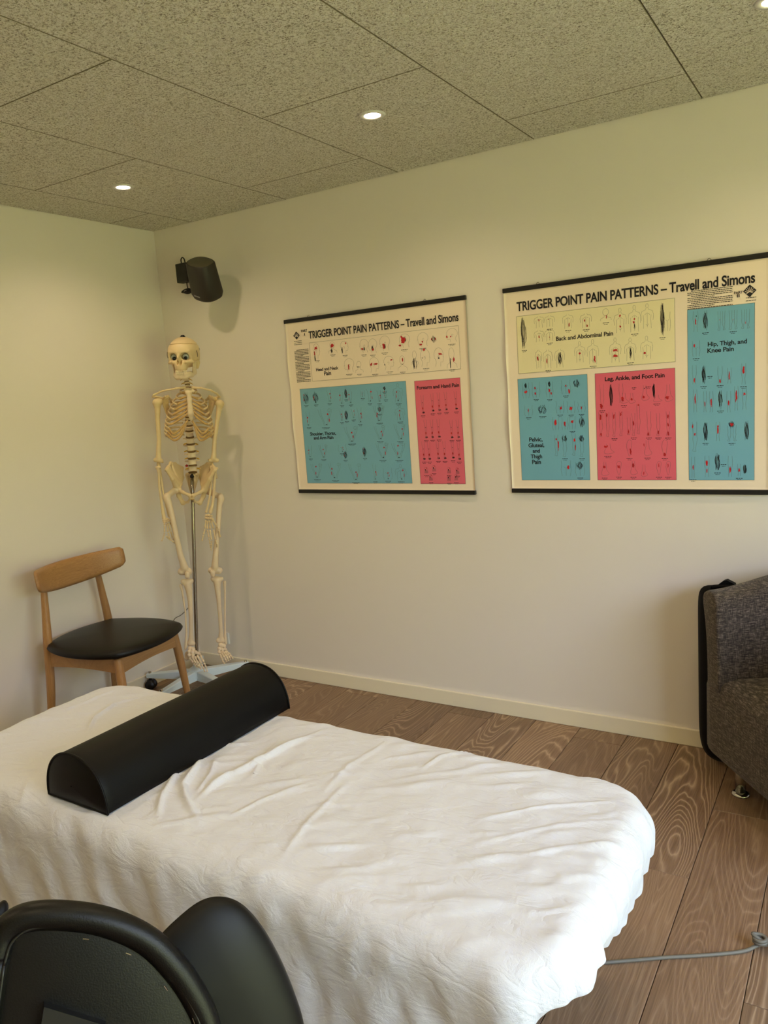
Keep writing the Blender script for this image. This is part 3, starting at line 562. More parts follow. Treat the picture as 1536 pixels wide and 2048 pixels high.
# ================================================================== MASSAGE TABLE AND ITS SHEET
BX0, BX1, BY0, BY1, BZ = .90, 2.804, -1.99, -1.268, .50
mt = thing('massage_table', 'low massage table hidden beneath the white sheet', 'table', (1.87, -1.63, 0))
def part(name, data, mat, root, smooth=False, **k): return under(obj(name, data, mat, None, smooth, **k), root)
part('tabletop', box(BX0+.05, BX1-.12, BY0+.10, BY1-.05, BZ-.08, BZ-.02, .02, 2), 'black_vinyl', mt)
part('frame', box(1.25, 2.45, -1.86, -1.40, BZ-.14, BZ-.09, .008), 'black_plastic', mt)
for x in (1.35, 2.3): part('leg', box(x-.05, x+.05, -1.70, -1.56, .04, BZ-.14, .006), 'base_paint', mt)
for x in (1.35, 2.3): part('foot', box(x-.04, x+.04, -1.88, -1.38, 0, .045, .008), 'base_paint', mt)
def perim(n):
    """rounded rectangle, n points counter-clockwise, with outward normals"""
    r = .14; c = [(BX1-r, BY0+r, -90), (BX1-r, BY1-r, 0), (BX0+r, BY1-r, 90), (BX0+r, BY0+r, 180)]; P = []; N = []
    for cx, cy, a0 in c:
        for a in np.linspace(a0, a0+90, 60):
            t = math.radians(a); P.append((cx+r*math.cos(t), cy+r*math.sin(t))); N.append((math.cos(t), math.sin(t)))
    P = np.array(P+[P[0]]); N = np.array(N+[N[0]]); L = np.concatenate([[0], np.cumsum(np.linalg.norm(np.diff(P, axis=0), axis=1))]); s = np.linspace(0, L[-1], n, endpoint=False)
    q = np.stack([np.interp(s, L, P[:, k]) for k in (0, 1)], 1); m_ = np.stack([np.interp(s, L, N[:, k]) for k in (0, 1)], 1); return q, m_/np.linalg.norm(m_, axis=1)[:, None]
def sst(x, a, b): t = np.clip((x-a)/(b-a), 0, 1); return t*t*(3-2*t)
NP_ = 1100; PQ, PN = perim(NP_)
RIDGES = []
for pts, hgt, wd in (([(392, 1600), (430, 1568), (500, 1530), (570, 1495), (642, 1463)], .013, .013), ([(408, 1512), (385, 1545), (366, 1572), (372, 1600), (400, 1648)], .012, .011), ([(372, 1520), (345, 1560), (322, 1600), (315, 1640)], .008, .010), ([(432, 1518), (420, 1550), (392, 1590)], .007, .008),
        ([(283, 1391), (225, 1412), (190, 1437), (172, 1468)], .010, .009), ([(250, 1372), (180, 1400), (120, 1425)], .004, .010), ([(560, 1480), (520, 1520), (500, 1560)], .004, .008), ([(700, 1560), (620, 1640), (560, 1720)], .0035, .010), ([(960, 1500), (880, 1515), (840, 1540)], .005, .008),
        ([(1240, 1600), (1100, 1612), (960, 1640)], .0035, .009), ([(1270, 1640), (1120, 1650), (900, 1700)], .003, .010), ([(1290, 1690), (1150, 1690), (1020, 1720)], .0045, .010), ([(780, 1480), (700, 1530), (640, 1590)], .0035, .012), ([(740, 1650), (900, 1700), (1000, 1740)], .003, .02), ([(450, 1640), (520, 1600), (640, 1560)], .004, .010), ([(60, 1560), (40, 1600), (20, 1680)], .006, .014), ([(90, 1600), (110, 1640), (150, 1690)], .006, .014)):
    RIDGES.append((np.array([hit(a, b, 2, BZ)[:2] for a, b in pts]), hgt, wd*.72))
def ridge_h(x, y):
    h = np.zeros_like(x)
    for P, hg, wd in RIDGES:
        best = np.full(x.shape, 9.); tt = np.zeros_like(x); k = len(P)-1
        for i in range(k):
            d = P[i+1]-P[i]; L = d@d; t = np.clip(((x-P[i][0])*d[0]+(y-P[i][1])*d[1])/L, 0, 1)
            e = np.hypot(x-P[i][0]-t*d[0], y-P[i][1]-t*d[1]); m_ = e < best; best = np.where(m_, e, best); tt = np.where(m_, (i+t)/k, tt)
        h = np.maximum(h, hg*np.exp(-(best/wd)**2)*np.clip(np.sin(PI*np.clip(tt, .04, .96))*1.6, 0, 1))
    return h
def vn(A): return np.array([noise.noise(p) for p in A])
rows = []
SEG = np.stack([np.clip(PQ[:, 0], BX0+.36, BX1-.36), np.full(NP_, (BY0+BY1)/2)], 1)
ex = .06
inner = PQ-PN*ex
for t in np.linspace(0, 1, 62)**.9: rows.append(np.column_stack([SEG+(inner-SEG)*t, np.full(NP_, BZ)]))
for a in np.linspace(0, 90, 12)[1:]:
    t = math.radians(a); rows.append(np.column_stack([inner+PN*ex*math.sin(t), np.full(NP_, BZ-.075+.075*math.cos(t))]))
ntop = len(rows)
endw = sst(PN[:, 0], .2, .9)                                        # 1 on the foot end
near = sst(-PN[:, 1], .3, .9)
cor = sst(-PQ[:, 1], 1.62, 1.92)                                    # 1 at the near foot corner
nearc = near*sst(PQ[:, 0], 2.70, 2.80)
hem = .25-.09*near*sst(2.72-PQ[:, 0], 0, .4)+endw*(.115+.035*cor)+(1-endw)*nearc*.06
tk = endw*(.012+.075*cor)+(1-endw)*nearc*.02
for t in np.linspace(0, 1, 40)[1:]:
    z = (BZ-.075)+(hem-(BZ-.075))*t
    rows.append(np.column_stack([PQ-PN*(tk*t**1.4)[:, None], z]))
for t in np.linspace(0, 1, 5)[1:]:
    rows.append(np.column_stack([PQ-PN*(tk+.035*t*np.maximum(endw, .3))[:, None], hem-.006*t]))
A_ = np.array(rows); nr = len(rows)
sidx = np.arange(nr)
X, Y, Z = A_[..., 0].copy(), A_[..., 1].copy(), A_[..., 2].copy()
flatw = sst(Z, BZ-.03, BZ)
G = np.stack([X.ravel(), Y.ravel(), Z.ravel()], 1)
n1 = vn(G*np.array([7, 7, 7])).reshape(X.shape); n2 = vn(G*np.array([22, 22, 22])+5).reshape(X.shape)
ca, sa = math.cos(.6), math.sin(.6); G2 = np.stack([(G[:, 0]*ca+G[:, 1]*sa)*9, (-G[:, 0]*sa+G[:, 1]*ca)*34, G[:, 2]*9], 1); n3 = vn(G2).reshape(X.shape)
G3 = np.stack([G[:, 0]*5, G[:, 1]*40, G[:, 2]*3], 1); n4 = vn(G3).reshape(X.shape)
Zd = ridge_h(X, Y)*flatw+flatw*(.004*n1+.0016*n2+.010*np.maximum(n3, 0)**1.6+.0045*n4*sst(X, 2.35, 2.8))
# sag of the padding beside the long edges
side = (1-flatw); tdown = np.clip((BZ-Z)/.3, 0, 1)
sang = np.arange(NP_)/NP_
arcl = np.concatenate([[0], np.cumsum(np.linalg.norm(np.diff(PQ, axis=0), axis=1))])
ruf = np.array([noise.noise((s*17, 3, 0))+.45*noise.noise((s*38, 9, 0)) for s in arcl])
foldn = vn(np.stack([(X+.35*Z).ravel()*11, (Y).ravel()*11, Z.ravel()*2.2], 1)).reshape(X.shape)
off = side*(.006*n1+.0025*n2)+near[None]*side*foldn*(.008+.028*tdown)+endw[None]*side*ruf[None]*(.003+.065*tdown**1.5)+.006*side*n3*(.3+tdown)
off += nearc[None]*side*ruf[None]*(.04*tdown**1.5)
X += PN[None, :, 0]*off; Y += PN[None, :, 1]*off; Z += Zd
A_ = np.stack([X, Y, Z], -1)
A_[0] = np.column_stack([SEG, Z[0]])
V = A_.reshape(-1, 3); F = []
for i in range(nr-1):
    for j in range(NP_):
        j2 = (j+1) % NP_; F.append((i*NP_+j, i*NP_+j2, (i+1)*NP_+j2, (i+1)*NP_+j))
sheet = obj('bed_sheet', (V, F), 'linen', None, True, label='rumpled white linen sheet fitted over the massage table', category='sheet')
bm = bmesh.new(); bm.from_mesh(sheet.data); bmesh.ops.remove_doubles(bm, verts=[q for q in bm.verts if q.index < NP_], dist=.003)
bmesh.ops.recalc_face_normals(bm, faces=bm.faces); bm.to_mesh(sheet.data); bm.free()
# ================================================================== BOLSTER
bo = thing('bolster', 'black vinyl half-round bolster lying across the white sheet', 'cushion', (1.575, -1.6, BZ+.004), math.radians(-1))
hw, bh, bl = .114, .128, .335
def bprof(n, s=1.0):
    out = []
    for t in np.linspace(0, PI, n):
        x = math.copysign(abs(math.cos(t))**.92, math.cos(t))*hw; z = bh*math.sin(t)**.88; out.append((x*s, z*s+(1-s)*.05))
    return out
pr = bprof(40); full = pr+[(-hw*(1-2*k/10)*1.0, 0.0) for k in range(1, 10)]
full = [(x, max(z, 0)) for x, z in full]
st = [(-bl, .985), (-bl+.004, 1.0)]+[(y, 1.0) for y in np.linspace(-bl+.02, bl-.02, 30)]+[(bl-.004, 1.0), (bl, .985)]
g = [[(x*s, y+0*z, z*s+(1-s)*.05+.0015*noise.noise((x*9, y*5, z*9))) for x, z in full] for y, s in st]
Vb, Fb = grid_mesh(g)
nb = len(full)
Fb += [(i*nb+nb-1, (i+1)*nb+nb-1, (i+1)*nb, i*nb) for i in range(len(g)-1)]
obj('cover', (Vb, Fb), 'black_vinyl', bo, True)
for sgn in (-1, 1):
    rings = []
    for s in (1.0, .97, .9, .7, .4, .02): rings.append([(x*s*.985, sgn*(bl+.010*(1-s**3)*1.0), (z-.05)*s*.985+.05) for x, z in full])
    v, f = grid_mesh(rings); k = len(full); f += [(i*k+k-1, (i+1)*k+k-1, (i+1)*k, i*k) for i in range(len(rings)-1)]
    fixn(obj('end_cap', (v, f), 'black_vinyl', bo, True))
    path = [(x, sgn*bl, z) for x, z in full]+[(full[0][0], sgn*bl, full[0][1])]
    obj('piping', tube(path, .0028, seg=6, raw=True), 'black_vinyl', bo, True)
# ================================================================== OAK CHAIR
ch = thing('dining_chair', 'oak dining chair with black padded seat and curved back, by the left wall', 'chair', (.325, -.81, 0), math.radians(7.5))
def leg(pts, rad): return obj('leg', tube(pts, rad, 22, 16), 'oak_chair', ch, True)
leg([(-.216, -.150, .735), (-.210, -.165, .60), (-.203, -.184, .44), (-.215, -.193, .22), (-.245, -.203, 0)], [.0125, .016, .0195, .018, .013])
leg([(-.216, .160, .735), (-.210, .172, .60), (-.203, .184, .44), (-.215, .193, .22), (-.245, .203, 0)], [.0125, .016, .0195, .018, .013])
leg([(.185, -.180, .415), (.20, -.188, .28), (.225, -.20, 0)], [.0185, .019, .012])
leg([(.185, .180, .415), (.20, .188, .28), (.225, .20, 0)], [.0185, .019, .012])
def rail(a, b, z0, z1, rise, th):
    a = np.array(a, float); b = np.array(b, float); d = (b-a)/np.linalg.norm(b-a); nn = np.array([-d[1], d[0]])*th/2; fr = []; bk = []
    for t in np.linspace(0, 1, 16):
        p = a+(b-a)*t; zz = z0+rise*math.sin(PI*t)**1.0
        fr.append([(p[0]+nn[0], p[1]+nn[1], z) for z in (zz, z1)]); bk.append([(p[0]-nn[0], p[1]-nn[1], z) for z in (zz, z1)])
    return fixn(obj('seat_rail', slab(fr, bk), 'oak_chair_x', ch))
rail((.19, -.175), (.19, .175), .350, .417, .010, .022)
rail((-.2, -.182), (.18, -.178), .352, .417, .008, .022)
rail((-.2, .182), (.18, .178), .352, .417, .008, .022)
rail((-.205, -.175), (-.205, .175), .355, .41, .01, .022)
# padded seat
fr = []
for i in range(25):
    u = 2*i/24-1; row = []
    for j in range(25):
        v_ = 2*j/24-1; sx = u*math.sqrt(1-v_*v_/2*.86); sy = v_*math.sqrt(1-u*u/2*.86)
        rr = max(abs(u), abs(v_)); row.append((sx, sy, rr))
    fr.append(row)
def seatpt(sx, sy, rr, top):
    x = .005+sx*.270+(.012 if sx > 0 else 0)*abs(sx); y = sy*(.270+.012*sx); e = (1-rr**6)
    z = .438+((.022*max(e, 0)**.5+.010*(1-rr*rr)) if top else -.020*max(e, 0)**.4); return (x*(1-.0*rr), y, z)
sm = fixn(obj('seat', slab([[seatpt(*q, True) for q in r] for r in fr], [[seatpt(*q, False) for q in r] for r in fr]), 'seat_leather', ch, True))
# curved back board
fr = []; bk = []
for i in range(41):
    u = 2*i/40-1; a_ = abs(u); y = .262*u; x = -.228+.10*u*u; top = .797-.008*(1-u*u)-.012*max(0, (a_-.95)/.05)**2; bot = .668+.042*a_**2.2+.014*max(0, (a_-.90)/.10)**2
    r1 = []; r2 = []
    for j in range(9):
        v_ = j/8; z = bot+(top-bot)*v_; th = .0115*(1-abs(2*v_-1)**6*.6)*(1-max(0, (a_-.95)/.05)**2*.7); lean = -.12*(z-.74)
        r1.append((x+th+lean, y, z)); r2.append((x-th+lean, y, z))
    fr.append(r1); bk.append(r2)
fixn(obj('backrest', slab(fr, bk), 'oak_chair_x', ch, True))
# ================================================================== TWEED ARMCHAIR
so_ = thing('armchair', 'grey-brown tweed armchair on chrome feet at the right edge', 'armchair', (2.728, -.27, 0), math.atan2(-.77, .63))
def OP(t):                                        # outline of the body, local x across, y towards the back
    q = [(0, 0), (.02, .14), (.06, .27), (.15, .41), (.38, .52), (.61, .41), (.70, .27), (.74, .14), (.76, 0)]
    return spline(q, 61)[int(t)]
OUT = np.array([OP(i) for i in range(61)]); T = np.gradient(OUT, axis=0); T /= np.linalg.norm(T, axis=1)[:, None]; NO = np.stack([-T[:, 1], T[:, 0]], 1)
if NO[30][1] < 0: NO = -NO
g = []
for i in range(61):
    p = OUT[i]; n_ = NO[i]; r_ = []
    tz = .695+.075*sst(i/60, 0, .35)*(1-sst(i/60, .65, 1))
    prof = [(0, .36), (.002, .45), (.008, .53), (.018, .59), (.032, tz-.055), (.036, tz-.03), (.026, tz-.010), (.004, tz+.002), (-.045, tz+.006), (-.072, tz-.004), (-.084, tz-.025), (-.088, .58), (-.095, .45), (-.10, .36)]
    for o_, z in prof: r_.append((p[0]+n_[0]*o_, p[1]+n_[1]*o_, z))
    g.append(r_)
v, f = grid_mesh(g); k = len(prof)
f += [tuple(range(k))[::-1], tuple(60*k+j for j in range(k))]+[(i*k+k-1, (i+1)*k+k-1, (i+1)*k, i*k) for i in range(60)]
ab = fixn(obj('back_and_arms', (v, f), 'tweed', so_, True))
md = ab.modifiers.new('b', 'BEVEL'); md.width = .012; md.segments = 3; md.limit_method = 'ANGLE'; md.angle_limit = math.radians(60)
OL = np.vstack([OUT, [(.76-.76*t, -.012*math.sin(PI*t)-.004) for t in np.linspace(0, 1, 24)[1:-1]]]); cen = np.array([.38, .22])
def body(z0, z1, grow, name, mat, crown=0):
    rings = []
    for s, z in ((.02, z1+crown), (.4, z1+crown*.9), (.75, z1+crown*.6), (.93, z1+crown*.15), (.985, z1-.012), (1, z1-.035), (1, z0+.02), (.985, z0+.004), (.95, z0), (.02, z0)):
        rings.append([(cen[0]+(p[0]-cen[0])*(s*grow), cen[1]+(p[1]-cen[1])*(s*grow), z) for p in OL])
    v, f = grid_mesh(rings); kk = len(OL); f += [(i*kk+kk-1, (i+1)*kk+kk-1, (i+1)*kk, i*kk) for i in range(len(rings)-1)]
    return fixn(obj(name, (v, f), mat, so_, True))
body(.125, .40, 1.0, 'seat', 'tweed', .02)
for x, y in ((.105, .06), (.65, .06), (.2, .37), (.56, .37)):
    lg = obj('leg', lathe([(0, .012), (.017, .012), (.017, .13), (0, .13)], 20, (x, y, 0)), 'steel', so_, True, label='round chrome foot')
    obj('foot_disc', lathe([(0, 0), (.029, 0), (.030, .004), (.024, .009), (.016, .013), (0, .013)], 24, (x, y, 0)), 'steel', lg, True)
# ================================================================== BLACK CARRY BAG
bg_ = thing('carry_bag', 'slim black carry bag standing against the wall behind the armchair', 'bag', (2.891, -.08, 0))
fr = []
for i in range(29):
    u = 2*i/28-1; row = []
    for j in range(33):
        v_ = 2*j/32-1; p_ = 14 if v_ > 0 else 7; q = max(abs(u), abs(v_)); L = (abs(u)**p_+abs(v_)**p_)**(1/p_)+1e-9; s = q/L if q > 0 else 1
        row.append((u*s, v_*s, q))
    fr.append(row)
F_ = [[(q[0]*.218, -.058-.052*(1-q[2]**6)**.5-.012*(1-q[1])/2*0, .338+q[1]*.336) for q in r] for r in fr]
B_ = [[(q[0]*.218, -.050+.036*(1-q[2]**6)**.5, .338+q[1]*.336) for q in r] for r in fr]
bb = fixn(obj('body', slab([[(a, b+.03, c) for a, b, c in r] for r in F_], [[(a, b+.03, c) for a, b, c in r] for r in B_]), 'black_bag', bg_, True))
hp = [(-.172, .668), (-.168, .677), (-.150, .680), (-.128, .699), (-.118, .703), (-.092, .690), (-.088, .668)]
obj('handle', slab([[(x, -.055, z) for x, z in hp], [(x*.98-.002, -.050, .668) for x, z in hp]], [[(x, -.020, z-.003) for x, z in hp], [(x*.98-.002, -.025, .668) for x, z in hp]]), 'black_bag', bg_)
obj('strap', tube([(-.165, -.05, .674), (-.12, -.06, .682), (-.04, -.05, .68), (.05, -.04, .672)], .006, 16, 6), 'black_bag', bg_, True)
# ================================================================== CABLE, SOCKET COVER
cb = [hit(1180, 1926, 2, .004), hit(1260, 1921, 2, .004), hit(1330, 1915, 2, .004), hit(1400, 1911, 2, .004), hit(1460, 1906, 2, .004), hit(1492, 1901, 2, .005), hit(1510, 1893, 2, .008), hit(1520, 1889, 2, .012)]
cb = [np.array((2.25, -1.5, .004)), np.array((2.45, -1.40, .004))]+cb
k0 = cb[-1]
cb += [k0+np.array((.014*math.cos(a), .012*math.sin(a), .004+.0011*a)) for a in np.linspace(0, 5*PI, 18)]+[k0+np.array((.05, .0, .006)), k0+np.array((.3, .02, .004)), k0+np.array((.9, .3, .004))]
o = obj('power_cable', tube(cb, .0046, 160, 8), 'cable_grey', None, True, label='grey power cable running over the floor from under the table', category='cable')
q = wall(457, 1276, 0)
sc_ = thing('socket_cover', 'small white strip on the wall beside the skeleton foot', 'cover', (q[0], 0, q[1]))
obj('plate', box(-.010, .010, -.012, 0, -.032, .032, .003, 2), 'plate_white', sc_)
w1 = hit(350, 1237, 0, .004); w2 = hit(368, 1225, 0, .004)
obj('thin_wire', tube([(.004, w1[1]-.03, w1[2]-.03), tuple(w1), (.006, (w1[1]+w2[1])/2, (w1[2]+w2[2])/2-.002), tuple(w2), (.004, w2[1]+.06, w2[2]+.03)], .0022, 20, 6), 'cable_grey', None, True, label='thin grey cord on the left wall behind the skeleton shin', category='cord')
# ================================================================== WALL SPEAKER
Tp = hit(400, 524, 1, -.200); Bp = hit(417, 595, 1, -.115)
axis = Vector(Bp-Tp); Ls = axis.length
sk = thing('wall_speaker', 'dark grey tapered speaker tilted down high on the back wall', 'speaker', tuple(Tp))
az = -axis.normalized(); ax_ = Vector((.97, -.22, .0)); ax_ = (ax_-az*ax_.dot(az)).normalized(); ay = az.cross(ax_)
def SP(a, b, c): q = ax_*a+ay*b+az*c; return (q.x, q.y, q.z)
def sring(a, b, c, n=40, e=2.6):
    r_ = []
    for j in range(n):
        t = 2*PI*j/n; cx, sx = math.cos(t), math.sin(t); r_.append(SP(a*math.copysign(abs(cx)**(2/e), cx), b*math.copysign(abs(sx)**(2/e), sx), c))
    return r_
rg = [sring(.066, .052, .0), sring(.071, .057, -.006), sring(.075, .062, -.10), sring(.078, .064, -Ls+.028), sring(.070, .058, -Ls+.008), sring(.052, .045, -Ls), sring(.001, .001, -Ls)]
v, f = grid_mesh([[r[j] for r in rg] for j in range(40)], True); fixn(obj('body', (v, f), 'speaker_body', sk, True))
rg = [sring(.001, .001, .0035), sring(.050, .038, .0035), sring(.058, .045, .002), sring(.064, .050, -.001)]
v, f = grid_mesh([[r[j] for r in rg] for j in range(40)], True); fixn(obj('top_panel', (v, f), 'speaker_cap', sk, True))
t_ = bpy.data.curves.new('t', 'FONT'); t_.body = 'DENON'; t_.size = .011; t_.align_x = 'CENTER'
to = bpy.data.objects.new('t', t_); C.objects.link(to); me = bpy.data.meshes.new_from_object(to.evaluated_get(bpy.context.evaluated_depsgraph_get())); bpy.data.objects.remove(to)
sgn = -1 if ay.y > 0 else 1
for q in me.vertices: q.co = Vector(SP(q.co.x*1.0, sgn*.0655, -Ls+.030+q.co.y))
me.materials.clear(); me.materials.append(MT['plate_white']); obj('lettering', me, None, sk)
yb = -Tp[1]
obj('bracket', tube([(-.005, .06, -.10), (-.06, .12, -.10), (-.10, yb-.008, -.10), (-.10, yb-.001, -.10)], [.012, .012, .012, .022], 14, 12), 'black_plastic', sk, True)
# power adapter and its bundled lead
q1 = wall(354, 529, -.03); q2 = wall(379, 563, -.03)
ad = thing('power_adapter', 'black power adapter block plugged in left of the speaker', 'adapter', ((q1[0]+q2[0])/2, 0, (q1[1]+q2[1])/2))
hw_, hh_ = (q2[0]-q1[0])/2, (q1[1]-q2[1])/2
obj('body', box(-hw_, hw_, -.045, 0, -hh_, hh_, .004, 2), 'black_plastic', ad)
obj('lead', tube([(-.005, -.03, hh_-.002), (-.004, -.032, hh_+.018), (.008, -.034, hh_+.027), (.02, -.034, hh_+.018), (.024, -.032, hh_-.01)], .0032, 20, 6), 'black_plastic', ad, True)
obj('lead', tube([(.018, -.03, -hh_+.002), (.022, -.034, -hh_-.02), (.034, -.04, -hh_-.045)], .0026, 14, 6), 'black_plastic', ad, True)
bc = wall(371, 583, -.03); lp = []
for k_ in range(7):
    for a in np.linspace(0, 2*PI, 9)[:-1]: lp.append((bc[0]+(.030-.002*k_)*math.cos(a)-.004*k_*.3+.016, -.030-.003*k_, bc[1]+(.012-.0012*k_)*math.sin(a)+.25*(.03*math.cos(a))*(-.2+.12*k_)))
o = obj('coiled_lead', tube(lp, .0028, 200, 6), 'black_plastic', None, True, label='bundle of coiled black lead hanging below the adapter', category='cord')
# ================================================================== BLACK WINGED CHAIR IN THE FOREGROUND
oc = thing('office_chair', 'black leather swivel chair with wing arms seen from behind, bottom left', 'chair', (2.24, -2.33, 0))
def ray_d(px, py, D, n_, c_):                     # sight line met with the plane through c_ with normal n_
    v = CAM_D+CAM_R*(px-768)/CAM_F-CAM_U*(py-1024)/CAM_F; return CAM_P+v*(((c_-CAM_P)@n_)/(v@n_))
def pad(name, outline, c_, n_, bf, bb, mat, rad=20, expo=2.5, curve=0.0, root=oc, lat=None):
    n_ = np.array(n_, float); n_ /= np.linalg.norm(n_); c_ = np.array(c_, float)
    P = np.array([ray_d(a, b, 0, n_, c_) for a, b in outline]); P = spline(np.vstack([P, P[:1]]), 97)[:-1]; cen = P.mean(0); u_ = np.cross([0, 0, 1.], n_); u_ /= np.linalg.norm(u_)
    fr = []; bk = []
    for s in np.linspace(0, 1, rad)**.7:
        r1 = []; r2 = []
        for p in P:
            q = cen+(p-cen)*s; e = max(1-s**expo, 0)**.5; du = (q-cen)@u_; c0 = -n_*curve*du*du; r1.append(q+c0+n_*(bf*e)); r2.append(q+c0-n_*(bb*e))
        fr.append(r1); bk.append(r2)
    V1, F1 = grid_mesh([list(x) for x in zip(*fr)], True); V2, F2 = grid_mesh([list(x) for x in zip(*bk)], True, True)
    o = fixn(part(name, join([(V1, F1), (V2, F2)]), mat, root, True)); return P, cen, n_, u_
hdir = np.array([CAM_P[0]-2.3, CAM_P[1]+2.42, 0]); hdir /= np.linalg.norm(hdir)
cB = CAM_P+(CAM_D+CAM_R*(200-768)/CAM_F-CAM_U*(1950-1024)/CAM_F)*.92
nB = hdir*.96+np.array([0, 0, .28])
out = [(-28, 1905), (-8, 1850), (40, 1818), (125, 1813), (215, 1828), (300, 1868), (362, 1930), (405, 1995), (432, 2060), (450, 2160), (430, 2290), (330, 2380), (150, 2370), (-20, 2280), (-50, 2100)]
P, cen, n_, u_ = pad('backrest', out, cB, nB, .006, .04, 'black_leather', curve=.5)
ins = [cen+(p-cen)*.90 for p in P]
Pr = [p-n_*(.5*((p-cen)@u_)**2)+n_*.004 for p in P]
part('rim', tube([cen+(p-cen)*.925 - n_*(.5*((p-cen)@u_)**2)+n_*.002 for p in list(P)+[P[0]]], .0165, seg=14, raw=True), 'black_leather', oc, True)
part('piping', tube([cen+(p-cen)*.855-n_*(.5*.73*((p-cen)@u_)**2)+n_*.013 for p in list(P)+[P[0]]], .0022, seg=6, raw=True), 'black_plastic', oc, True)
for px, py, a in ((172, 1878, .1), (257, 1908, .35), (332, 1977, .95), (388, 2044, 1.2)):
    c0 = ray_d(px, py, 0, n_, cB+n_*.012); du = (c0-cen)@u_; c0 = c0-n_*.5*du*du+n_*.001; d_ = CAM_R*math.cos(a)-CAM_U*math.sin(a)
    part('staple', tube([c0-d_*.0035, c0+d_*.0035], .0007, 2, 5), 'steel', oc)
br = [ray_d(a, b, 0, n_, cB+n_*.02) for a, b in ((88, 2014), (212, 2052), (205, 2130), (76, 2096))]
part('bracket', slab([[br[0], br[3]], [br[1], br[2]]], [[br[0]-n_*.02, br[3]-n_*.02], [br[1]-n_*.02, br[2]-n_*.02]]), 'black_plastic', oc)
cW = CAM_P+(CAM_D+CAM_R*(470-768)/CAM_F-CAM_U*(1950-1024)/CAM_F)*1.03
pad('wing', [(265, 1935), (300, 1893), (345, 1845), (398, 1803), (442, 1793), (484, 1808), (524, 1852), (560, 1915), (588, 1982), (608, 2048), (622, 2150), (560, 2280), (420, 2300), (300, 2150)], cW, hdir*.9+np.array([.25, -.1, .3]), .030, .02, 'black_shell', expo=2.2)
cW2 = CAM_P+(CAM_D+CAM_R*(-80-768)/CAM_F-CAM_U*(1900-1024)/CAM_F)*1.08
pad('wing', [(-10, 1812), (8, 1800), (17, 1812), (10, 1840), (-30, 1960), (-80, 2060), (-170, 2040), (-190, 1940), (-110, 1850)], cW2, hdir*.9+np.array([-.25, .1, .3]), .02, .015, 'black_shell', expo=2.2)
part('seat', lathe([(0, .40), (.17, .40), (.20, .415), (.205, .435), (.19, .46), (.12, .475), (0, .478)], 40, (2.27, -2.30, 0)), 'black_leather', oc, True)
part('column', lathe([(0, .07), (.028, .07), (.028, .25), (.016, .25), (.016, .40), (0, .40)], 20, (2.27, -2.30, 0)), 'black_plastic', oc, True)
for k_ in range(5):
    a = 2*PI*k_/5+.3; d_ = np.array([math.cos(a), math.sin(a), 0]); c0 = np.array([2.27, -2.30, .085])
    part('leg', tube([c0, c0+d_*.14-[0, 0, .01], c0+d_*.26-[0, 0, .03]], [.02, .016, .012], 8, 8), 'black_plastic', oc, True)
    e = c0+d_*.26; e[2] = .024; part('caster', tube([e-np.cross(d_, [0, 0, 1])*.012, e+np.cross(d_, [0, 0, 1])*.012], .024, 2, 16), 'black_plastic', oc, True)
part('back_stem', tube([np.array([2.27, -2.30, .40]), np.array([2.33, -2.42, .39]), cen-n_*.05-np.array([0, 0, .12])], .014, 14, 8), 'black_plastic', oc, True)
# ================================================================== SKELETON AND ITS STAND
SC = np.array([.31, -.31, 0.]); Sn = np.array([CAM_P[0]-SC[0], CAM_P[1]-SC[1], 0]); Sn /= np.linalg.norm(Sn); Sl = np.array([-Sn[1], Sn[0], 0])   # towards the room, and sideways
UP = np.array([0, 0, 1.])
def K(px, py, d=0.):
    v = CAM_D+CAM_R*(px-768)/CAM_F-CAM_U*(py-1024)/CAM_F; t = ((SC+Sn*d-CAM_P)@Sn)/(v@Sn); return CAM_P+v*t
sd = thing('skeleton_stand', 'steel pole on a pale five-armed castor base carrying the skeleton', 'stand', (.28, -.30, 0))
hub = np.array([.283, -.303, 0.]); ptop = K(384, 953, -.035)
part('pole', tube([hub+UP*.06, (hub+UP*.06+ptop)/2, ptop], .0095, 12, 14), 'pole_steel', sd, True)
part('pole_cap', tube([ptop-UP*.002, ptop+UP*.012], [.011, .006], 4, 12), 'black_plastic', sd, True)
part('hub', lathe([(0, .062), (.034, .062), (.040, .068), (.040, .105), (.030, .115), (.016, .118), (.014, .135), (0, .135)], 24, tuple(hub)), 'base_paint', sd, True)
a0 = math.atan2(.235, -.20)                      # one arm points into the room corner
